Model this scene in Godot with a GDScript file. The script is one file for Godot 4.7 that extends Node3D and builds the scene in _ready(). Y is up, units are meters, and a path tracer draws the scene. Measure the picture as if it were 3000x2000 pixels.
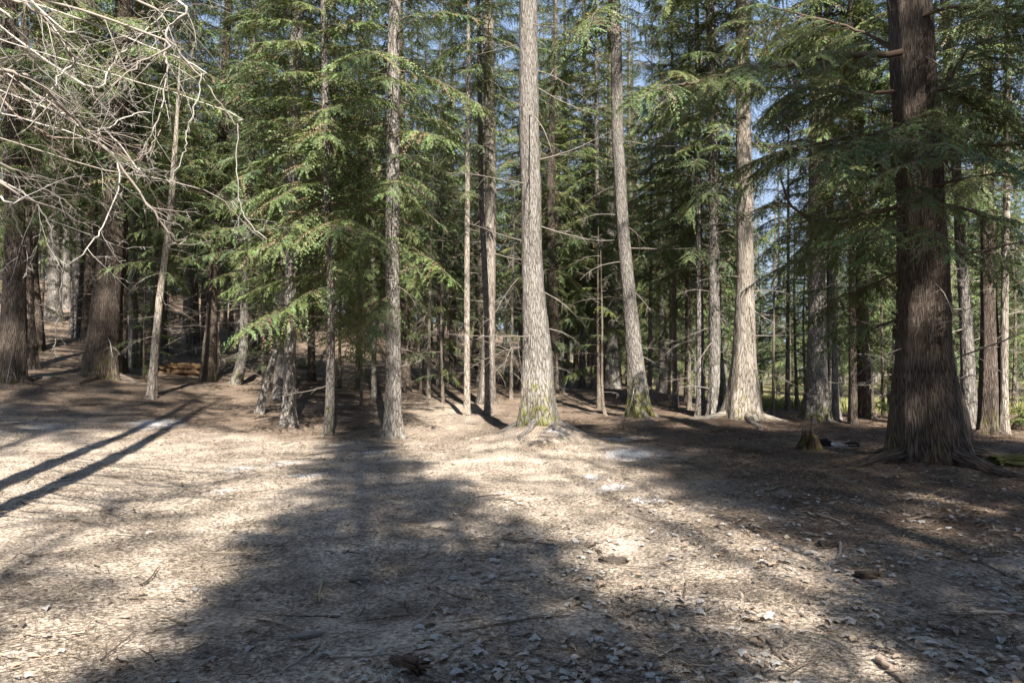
extends Node3D

const EXPOSURE := 3.9
const SKY := 0.58
const SUN := 1.6
const SUN_HEIGHT := 46.0
const WOOD := 270
const CLEFT := 34

const BARE := [
	{"at": [-4.58, -4.2], "trunk": [[0, 0, 0, 0.17], [0.02, 2, 0, 0.155], [0.05, 6, 0, 0.13], [0, 11, 0, 0.09], [0, 16, 0, 0.015]], "crown": 10.5, "label": "leafless lower tree with pale curling lichen branches reaching over the slope", "limbs": [
		[[[-3.19, 3.328, -4.2], [-3.081, 3.319, -4.343], [-2.997, 3.204, -4.486], [-2.943, 3.112, -4.629], [-2.793, 2.921, -4.771], [-2.606, 2.587, -4.914], [-2.518, 2.414, -5.057], [-2.534, 2.375, -5.2]], 0.0182, 31, Color(0.22, 0.19, 0.16)],
		[[[-3.325, 3.921, -4.5], [-3.209, 3.845, -4.6], [-3.096, 3.695, -4.7], [-3.099, 3.589, -4.8], [-3.099, 3.545, -4.9]], 0.0154, 27, Color(0.22, 0.19, 0.16)],
		[[[-3.046, 3.59, -4], [-3.03, 3.519, -4.15], [-3.027, 3.393, -4.3], [-3.04, 3.346, -4.45], [-3.069, 3.248, -4.6]], 0.0112, 17, Color(0.31, 0.285, 0.25)],
		[[[-3.162, 3.742, -4.8], [-3.145, 3.509, -4.7], [-3.187, 3.302, -4.6], [-3.206, 3.136, -4.5]], 0.0084, 10, Color(0.31, 0.285, 0.25)],
		[[[-3.025, 2.675, -4], [-2.931, 2.603, -4.15], [-2.822, 2.499, -4.3]], 0.0091, 9, Color(0.22, 0.19, 0.16)],
		[[[-2.947, 2.539, -3.9], [-2.861, 2.46, -4.15], [-2.725, 2.362, -4.4]], 0.0112, 9, Color(0.22, 0.19, 0.16)],
		[[[-2.719, 2.377, -3.6], [-2.763, 2.311, -3.75], [-2.827, 2.239, -3.9]], 0.0084, 3, Color(0.34, 0.31, 0.28)],
		[[[-3.19, 2.607, -4.4], [-3.064, 2.423, -4.48], [-3.078, 2.246, -4.56], [-3.077, 2.072, -4.64], [-3.144, 1.85, -4.72], [-3.215, 1.651, -4.8]], 0.007, 10, Color(0.31, 0.285, 0.25)],
		[[[-3.014, 3.137, -4.7], [-2.908, 3.147, -4.8], [-2.773, 3.282, -4.9], [-2.678, 3.343, -5]], 0.0084, 16, Color(0.31, 0.285, 0.25)],
		[[[-3.151, 3.833, -4.6], [-3.048, 3.803, -4.733], [-2.983, 3.718, -4.867], [-2.973, 3.599, -5]], 0.0084, 16, Color(0.31, 0.285, 0.25)]]},
	{"at": [-5.33, -5.2], "trunk": [[0, 0, 0, 0.15], [-0.03, 2, 0, 0.14], [0, 6, 0, 0.115], [0.05, 11, 0, 0.08], [0, 16, 0, 0.015]], "crown": 10.5, "label": "second bare stemmed tree with drooping twig tangles, beside the lichen branched one", "limbs": [
		[[[-2.878, 4.298, -5.2], [-2.8, 4.191, -5.28], [-2.731, 4.053, -5.36], [-2.505, 3.798, -5.44], [-2.38, 3.609, -5.52], [-2.291, 3.462, -5.6]], 0.014, 10, Color(0.22, 0.19, 0.16)],
		[[[-2.638, 4.352, -5.3], [-2.727, 4.15, -5.333], [-2.768, 3.982, -5.367], [-2.758, 3.822, -5.4], [-2.82, 3.553, -5.433], [-2.933, 3.32, -5.467], [-2.997, 3.261, -5.5]], 0.014, 31, Color(0.31, 0.285, 0.25)],
		[[[-2.57, 3.878, -5.4], [-2.502, 3.781, -5.42], [-2.576, 3.506, -5.44], [-2.632, 3.318, -5.46], [-2.653, 3.185, -5.48], [-2.784, 2.954, -5.5]], 0.007, 5, Color(0.31, 0.285, 0.25)],
		[[[-2.684, 3.987, -5.2], [-2.834, 3.774, -5.133], [-2.976, 3.599, -5.067], [-3.159, 3.366, -5]], 0.0126, 27, Color(0.22, 0.19, 0.16)],
		[[[-2.349, 3.565, -5.6], [-2.31, 3.483, -5.66], [-2.327, 3.172, -5.72], [-2.328, 2.896, -5.78], [-2.276, 2.703, -5.84], [-2.135, 2.567, -5.9]], 0.0049, 5, Color(0.31, 0.285, 0.25)],
		[[[-3.027, 3.089, -5], [-2.866, 2.814, -4.925], [-2.907, 2.512, -4.85], [-2.955, 2.334, -4.775], [-3.085, 2.153, -4.7]], 0.007, 6, Color(0.31, 0.285, 0.25)],
		[[[-3.272, 3.328, -5.1], [-3.051, 3.22, -5.167], [-2.902, 3.003, -5.233], [-2.912, 3.003, -5.3]], 0.0091, 13, Color(0.31, 0.285, 0.25)],
		[[[-3.155, 3.157, -5.3], [-2.995, 3.106, -5.4], [-2.941, 3.247, -5.5], [-2.912, 3.422, -5.6]], 0.0084, 16, Color(0.2, 0.155, 0.125)],
		[[[-3.352, 3.671, -5.3], [-3.2, 3.906, -5.4], [-3.012, 4.204, -5.5], [-2.843, 4.455, -5.6]], 0.0098, 24, Color(0.31, 0.285, 0.25)],
		[[[-3.762, 3.38, -5.1], [-3.551, 3.248, -5.25], [-3.27, 3.271, -5.4], [-3.02, 3.009, -5.55], [-2.983, 2.819, -5.7]], 0.0084, 24, Color(0.2, 0.155, 0.125)],
		[[[-2.946, 3.136, -6.5], [-2.716, 2.925, -6.75], [-2.497, 2.695, -7]], 0.007, 9, Color(0.22, 0.19, 0.16)]]}]

const LIMBS := [
	[[[5.654, 5.934, -9.62], [5.233, 5.78, -9.391], [4.289, 5.652, -9.162], [3.673, 5.447, -8.933], [2.988, 5.266, -8.704], [2.432, 5.028, -8.475], [2.002, 4.878, -8.246]], 0.05175, 22, 10],
	[[[5.669, 5.391, -9.62], [5.112, 5.394, -9.814], [4.556, 5.538, -10.009], [3.871, 5.653, -10.203], [3.262, 5.838, -10.397]], 0.0345, 25, 10],
	[[[5.797, 3.764, -9.68], [5.111, 3.621, -9.584], [4.514, 3.489, -9.489], [4.133, 3.469, -9.393], [3.8, 3.703, -9.298], [3.645, 4.035, -9.202]], 0.0391, 7, 8],
	[[[5.785, 4.367, -9.56], [6.236, 4.447, -9.321], [6.508, 4.409, -9.082], [6.828, 4.364, -8.843]], 0.0391, 9, 8],
	[[[5.751, 5.171, -9.56], [5.992, 5.327, -9.401], [6.097, 5.517, -9.242], [6.168, 5.779, -9.082]], 0.046, 15, 6],
	[[[5.823, 3.761, -9.56], [6.509, 3.718, -9.8], [6.988, 3.65, -10.039], [7.546, 3.618, -10.278]], 0.0322, 5, 8],
	[[[5.826, 3.954, -9.56], [6.178, 3.97, -9.082], [6.549, 3.941, -8.604]], 0.0276, 8, 8],
	[[[5.862, 3.396, -9.8], [5.164, 3.306, -10.278], [4.753, 3.184, -10.756], [4.284, 2.965, -11.234]], 0.023, 9, 12],
	[[[5.902, 2.901, -9.8], [5.567, 2.737, -10.278], [5.391, 2.524, -10.756]], 0.0207, 6, 10],
	[[[5.89, 2.211, -9.8], [5.478, 2.052, -10.039], [5.35, 2.024, -10.278], [5.164, 2.395, -10.517]], 0.023, 4, 12],
	[[[5.883, 4.564, -9.8], [5.654, 4.377, -10.198], [5.336, 4.167, -10.596], [4.98, 4.044, -10.995]], 0.0253, 10, 10],
	[[[5.855, 5.765, -9.8], [5.438, 6.371, -10.118], [4.872, 6.793, -10.437], [4.15, 7.176, -10.756]], 0.0345, 25, 8],
	[[[5.724, 6.349, -9.56], [6.006, 6.377, -9.242], [6.341, 6.163, -8.923], [6.767, 5.864, -8.604]], 0.0345, 22, 6],
	[[[5.797, 5.025, -9.56], [5.271, 4.699, -9.321], [4.493, 4.524, -9.082], [3.703, 4.265, -8.843]], 0.0299, 25, 8],
	[[[5.605, 4.937, -9.321], [5.383, 4.594, -8.883], [5.283, 4.183, -8.445], [5.206, 3.759, -8.007]], 0.0276, 16, 6],
	[[[5.591, 4.13, -9.321], [5.235, 3.756, -8.963], [4.933, 3.317, -8.604], [4.764, 2.908, -8.246]], 0.0207, 9, 6],
	[[[5.861, 3.229, -9.56], [6.085, 2.997, -9.321], [6.386, 3.005, -9.082], [6.754, 3.099, -8.843]], 0.0276, 8, 10]]

const STICKS := [
	[[[1.353, -3.8], [1.364, -3.58], [1.4, -3.4]], 0.011, Color(0.24, 0.2, 0.165), "bent grey-brown stick pointing across leafy sunlit soil"],
	[[[4.22, -7.4], [4.443, -7.46], [4.984, -7.96]], 0.012, Color(0.28, 0.21, 0.16), "curved brown stick on needle litter in front of the great cedar"],
	[[[2.952, -6.66], [3.017, -6.44], [3.079, -6.2]], 0.013, Color(0.30, 0.24, 0.19), "straight tan stick on shaded needle litter"],
	[[[2.683, -5.62], [2.513, -5.3], [2.339, -5.04]], 0.014, Color(0.2, 0.18, 0.165), "short dark grey stick beside crumbling bark"],
	[[[2.741, -4.12], [2.882, -4.1], [3.01, -4.06]], 0.012, Color(0.42, 0.38, 0.34), "pale grey straight stick among dry leaves"],
	[[[1.828, -3.48], [1.85, -3.38], [1.845, -3.26]], 0.02, Color(0.33, 0.27, 0.22), "thick broken stick half sunk in dry leaves"],
	[[[-0.223, -4.64], [0, -4.74], [0.166, -4.8]], 0.007, Color(0.26, 0.22, 0.19), "thin straight stick across the middle of the path"],
	[[[-2.575, -3.48], [-2.369, -3.48], [-2.183, -3.5]], 0.007, Color(0.40, 0.33, 0.26), "long pale tan stick on sunlit bare soil"],
	[[[-1.478, -4], [-1.317, -3.92], [-1.157, -3.78]], 0.01, Color(0.3, 0.25, 0.2), "brown stick beside the flat dark bark slab"],
	[[[-1.011, -3.64], [-1.048, -3.46], [-1.096, -3.28]], 0.011, Color(0.31, 0.28, 0.24), "grey stick leading away from the flat dark bark slab"],
	[[[-1.985, -3.86], [-1.9, -3.96], [-1.826, -4.1]], 0.007, Color(0.24, 0.2, 0.17), "slim dark stick on the edge of shade and sun"],
	[[[-1.305, -4.74], [-1.214, -4.36]], 0.011, Color(0.27, 0.27, 0.17), "short greenish lichen covered stick on the path"],
	[[[-1.126, -4.74], [-0.976, -4.74]], 0.014, Color(0.16, 0.14, 0.13), "short thick dark stick with leaves against it"],
	[[[-0.49, -3.86], [-0.502, -4.16], [-0.428, -4.48]], 0.007, Color(0.33, 0.31, 0.28), "curved pale twig arching on the shaded path"],
	[[[-0.928, -3.46], [-0.702, -3.42], [-0.377, -3.4], [-0.099, -3.8]], 0.006, Color(0.3, 0.27, 0.24), "long crooked thin stick beside the reddish wood chunk"],
	[[[4.099, -8.28], [4.394, -8.58], [4.597, -8.4]], 0.009, Color(0.27, 0.2, 0.15), "arched thin brown stick near the jagged stump"],
	[[[2.928, -7.92], [3.317, -8.24]], 0.014, Color(0.28, 0.22, 0.17), "stout stick poking from the heap of dead twigs"],
	[[[3.66, -6.38], [4.113, -6.66]], 0.01, Color(0.3, 0.23, 0.17), "short tan stick amid red needle litter"],
	[[[-3.494, -5.9], [-3.189, -5.82]], 0.009, Color(0.5, 0.43, 0.35), "whitish stick on the sunlit pale soil"],
	[[[1.161, -6.88], [1.294, -6.52], [1.47, -6.44]], 0.008, Color(0.3, 0.25, 0.2), "thin stick at the rim of the sunlit patch"]]

const SHADE := [
	[1.04, 4.3, 25, 0.12, 2.6, 1.1, 0.01925, "dense tall conifer shading the middle of the path", 0],
	[0.06, 4.6, 8.4, 0.1, 2, 1.1, 0.0165, "shorter bushy conifer beside the dense tall one", 0],
	[0.83, 5.4, 13.5, 0.12, 3, 0.99, 0.01925, "second dense conifer shading the middle of the path", 0],
	[2.22, 5.8, 17, 0.12, 3.5, 0.935, 0.01925, "narrow conifer crowding the two dense ones", 0],
	[2.95, 6.4, 14, 0.11, 7.5, 0.88, 0.0275, "slim conifer next to the narrow one", 0],
	[6, 5, 23, 0.18, 3, 1.54, 0.01925, "broad conifer shading the leaf strewn side of the clearing", 0],
	[8.86, 3, 22, 0.17, 3, 1.87, 0.04125, "low branched conifer shading the great cedar", 0],
	[3.12, 3, 7.2, 0.08, 1.8, 0.825, 0.0121, "low conifer shading scattered dry leaves", 0],
	[4.09, 3.6, 8.6, 0.09, 2.2, 0.88, 0.0121, "bushy low conifer near the leaf scatter", 0],
	[4.91, 3.2, 9.5, 0.09, 2.2, 0.88, 0.0165, "third low conifer near the leaf scatter", 0],
	[-0.88, 7, 16, 0.12, 6, 1.43, 0.121, "narrow conifer dappling the pale soil", 0],
	[-4.08, 7, 18, 0.13, 8, 1.65, 0.1375, "open conifer dappling the ground by the slope", 0],
	[6.15, 9, 18, 0.15, 3, 1.65, 0.033, "bushy conifer shading the leafy soil", 0],
	[8.02, 6.5, 24, 0.17, 4, 2.2, 0.02475, "bushy tall conifer beside the broad one", 0],
	[-8.19, 6, 30, 0.17, 9, 2.09, 0.077, "tall open conifer in line with the stout leaning cedar", 0],
	[-12.12, 4, 30, 0.17, 6, 2.31, 0.077, "tall open conifer in line with the broad fluted cedar", 0],
	[4.06, 2.5, 14, 0.07, 11, 0.88, 0.275, "slender bare pole casting one thin shadow line", 0],
	[-6.52, 4, 30, 0.17, 9, 2.2, 0.066, "tall open conifer shading the slope's foot", 0],
	[-10.34, 3, 30, 0.17, 6, 2.31, 0.0715, "tall open conifer beside the slope's foot", 0],
	[5.38, 11, 27, 0.12, 14, 1.54, 0.3025, "far tall conifer dappling the lone scaly fir", 0],
	[8.2, 12, 28, 0.12, 14, 1.65, 0.275, "far tall conifer dappling the curved mossy trunk", 0],
	[11.77, 10, 29, 0.12, 15, 1.65, 0.275, "far tall conifer dappling the brightest trunk", 0],
	[-4.23, 10, 27, 0.12, 12, 1.76, 0.2475, "far tall conifer dappling the slope", 0],
	[-4.21, 5, 31, 0.14, 17, 1.76, 0.066, "tall conifer with high crown above the slope's foot", 0],
	[11.04, 1, 21, 0.16, 3, 2.64, 0.0275, "low branched conifer past the great cedar", 0]]

const SAPLINGS := [
	[-3.968, -17.98, 1.2, 0, "bright young conifer beside the deep brown trunk", "young conifers under the tall trunks"],
	[-2.108, -20.832, 1.32, 1, "young conifer behind the thin pale trunk", "young conifers under the tall trunks"],
	[2.604, -20.46, 1.56, 2, "blue-green young conifer over the grey leaf hollow", "young conifers under the tall trunks"],
	[4.092, -23.312, 1.44, 0, "young conifer behind the curved mossy trunk", "young conifers under the tall trunks"],
	[-7.316, -20.088, 1.2, 1, "young conifer behind the crooked leaning stem", "young conifers under the tall trunks"],
	[-8.928, -25.42, 1.32, 2, "young conifer behind the swept grey cedar", "young conifers under the tall trunks"],
	[9.052, -21.7, 1.44, 0, "young conifer behind the thin brown trunk in shade", "young conifers under the tall trunks"],
	[10.912, -20.088, 1.32, 1, "young conifer behind the dark half hidden trunk", "young conifers under the tall trunks"],
	[13.144, -22.568, 1.44, 2, "young conifer behind the sunlit straight pole", "young conifers under the tall trunks"],
	[13.64, -33.48, 1.44, 1, "sunlit young conifer in the grassy opening", "young conifers under the tall trunks"],
	[1.116, -27.9, 1.44, 2, "young conifer behind the lone scaly fir", "young conifers under the tall trunks"],
	[14.384, -18.104, 1.44, 0, "young conifer low past the swollen foot trunk", "young conifers under the tall trunks"],
	[-14.384, -26.04, 1.32, 0, "young conifer on the slope behind the slim grey trunk", "young conifers under the tall trunks"],
	[-3.224, -24.18, 1.44, 1, "young conifer where the path enters the wood", "young conifers under the tall trunks"],
	[-10.168, -18.848, 0.84, 0, "small young conifer beside the stout leaning cedar", "young conifers under the tall trunks"],
	[-5.828, -23.064, 1.56, 2, "tall young conifer behind the reddish flaking trunk", "young conifers under the tall trunks"],
	[-0.744, -23.808, 1.56, 0, "drooping young conifer behind the whitish trunk", "young conifers under the tall trunks"],
	[6.076, -20.832, 1.44, 1, "young conifer between the curved trunk and the brightest one", "young conifers under the tall trunks"],
	[-12.276, -22.568, 1.56, 1, "shaggy young conifer behind the stout leaning cedar", "young conifers under the tall trunks"],
	[8.184, -18.972, 1.32, 2, "young conifer behind the netted bark trunk", "young conifers under the tall trunks"],
	[1.612, -24.18, 1.68, 1, "dark young conifer just behind the leaf hollow", "young conifers under the tall trunks"],
	[-16.74, -24.18, 1.56, 2, "young conifer behind the broad fluted cedar", "young conifers under the tall trunks"],
	[11.656, -26.04, 1.68, 2, "leafy young conifer at the far rim of the opening", "young conifers under the tall trunks"],
	[16.368, -22.32, 1.68, 1, "young conifer deep past the sunlit pole", "young conifers under the tall trunks"],
	[15.872, -39.68, 1.8, 0, "pale young conifer at the back of the grassy opening", "young conifers under the tall trunks"],
	[17.98, -44.64, 1.92, 1, "tall young conifer at the back of the grassy opening", "young conifers under the tall trunks"]]

const HEAPS := [
	[3.544, -9.02, 0.7, 220, "heap of tan dead twigs and needles half in sun"],
	[3.496, -8.18, 0.5, 150, "loose brown twig heap in front of the jagged stump"],
	[0.51, -11.38, 0.4, 70, "small twig litter against the mossy mound"],
	[3.271, -10.6, 0.6, 110, "dark green twig litter at the path's edge"],
	[-10.929, -16.22, 0.8, 120, "dead twigs by the buried stone on the slope"]]

const STEMS := [
	[2.45, -17.82, [[0, 0, 0.045], [-0.07, 0.3, 0.037], [-0.1, 1.1, 0.03], [-0.09, 2.5, 0.025], [-0.12, 4.4, 0.009]], "thin bent sapling with curved foot before the leaf hollow"],
	[6.7, -17.54, [[0, 0, 0.038], [0.02, 1.5, 0.032], [0.07, 3.8, 0.024], [0.12, 5.8, 0.009]], "wiry dark sapling beside the brightest trunk"]]

const FERNS := [
	[11.59, -15.86, 1.495, "bright fern beyond the swollen foot trunk"],
	[12.444, -14.884, 1.61, "large fern beside the sunlit straight pole"],
	[13.298, -16.592, 1.61, "fern in the shade past the sunlit pole"],
	[10.858, -18.544, 1.38, "fern between the grey trunk and the great cedar"],
	[12.078, -19.276, 1.495, "fern in the gap past the great cedar"],
	[9.272, -24.4, 1.38, "fern at the rim of the grassy opening"]]

const WEEDS := [
	[1.376, -8.76, "dry weed stalks by the thin shadow line"],
	[-2.617, -7.7, "dry weed tuft at the rim of the sunlit soil"],
	[-5.749, -8.96, "dry weed stalks between the double shadows"]]

const MOUNDS := [[0.52, -13, 0.95, 0.3], [3.19, -16.9, 0.75, 0.14], [-0.76, -20.08, 0.9, 0.16], [5.58, -16.5, 1, 0.12], [5.96, -9.58, 1.3, 0.14], [-11.07, -18.32, 1.4, 0.18], [-11.91, -16.16, 1.2, 0.14], [-1.15, -17.36, 0.6, 0.1], [3.532, -8.88, 0.9, 0.1], [2.16, -25.46, 2.2, 0.28], [4.066, -12.56, 1.6, 0.1], [0.808, -11.6, 0.8, 0.07]]

const ASH := [[-6.992, -13.62, 0.58, 0.99, 1], [-3.403, -10, 0.45, 0.33, 0.9], [-2.717, -9, 0.4, 0.27, 1], [-3.844, -9.66, 0.29, 0.31, 0.7], [-2.348, -11.34, 0.34, 0.3, 0.9], [1.957, -13.1, 0.72, 0.34, 0.9], [1.803, -10.98, 0.66, 0.56, 0.9], [1.058, -8.94, 0.18, 0.24, 0.8], [1.528, -7.54, 0.26, 0.23, 0.9], [1.194, -8.28, 0.25, 0.23, 0.8], [5.906, -12.42, 0.31, 0.46, 1], [-8.398, -12.3, 0.68, 0.61, 0.5], [-3.402, -7.96, 0.28, 0.21, 0.6], [0.751, -12.56, 0.25, 0.32, 0.6]]

const PLACE := {"slab": Vector2(-1.111, -3.72), "torn": Vector2(2.222, -3.66), "chunk": Vector2(-0.507, -3.32), "crumble": Vector2(2.55, -5.56), "strip": Vector2(0.779, -5.24), "char": Vector2(2.471, -4.8), "stump": Vector2(4.876, -11.26), "log_end": Vector2(5.401, -11.96), "coal": Vector2(6.055, -12.16), "moss_log": Vector2(6.749, -9.2), "root": Vector2(-10.594, -22), "rock": Vector2(-8.551, -28.38), "stone": Vector2(-11.813, -17.32)}

const DEADS := [[-0.035, -23.12, 7.5, "grey dead conifer bristling with twigs beside the lone scaly fir"], [-2.734, -22.36, 8, "brown dead conifer with drooping twigs near the dark scaly fir"], [5.208, -20.08, 6, "small dead conifer full of bare twigs by the twiggy trunks"], [-10.113, -23.54, 6.5, "dead conifer on the slope behind the swept grey cedar"], [5.366, -23.38, 7, "dead conifer beyond the curved mossy trunk"]]

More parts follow.
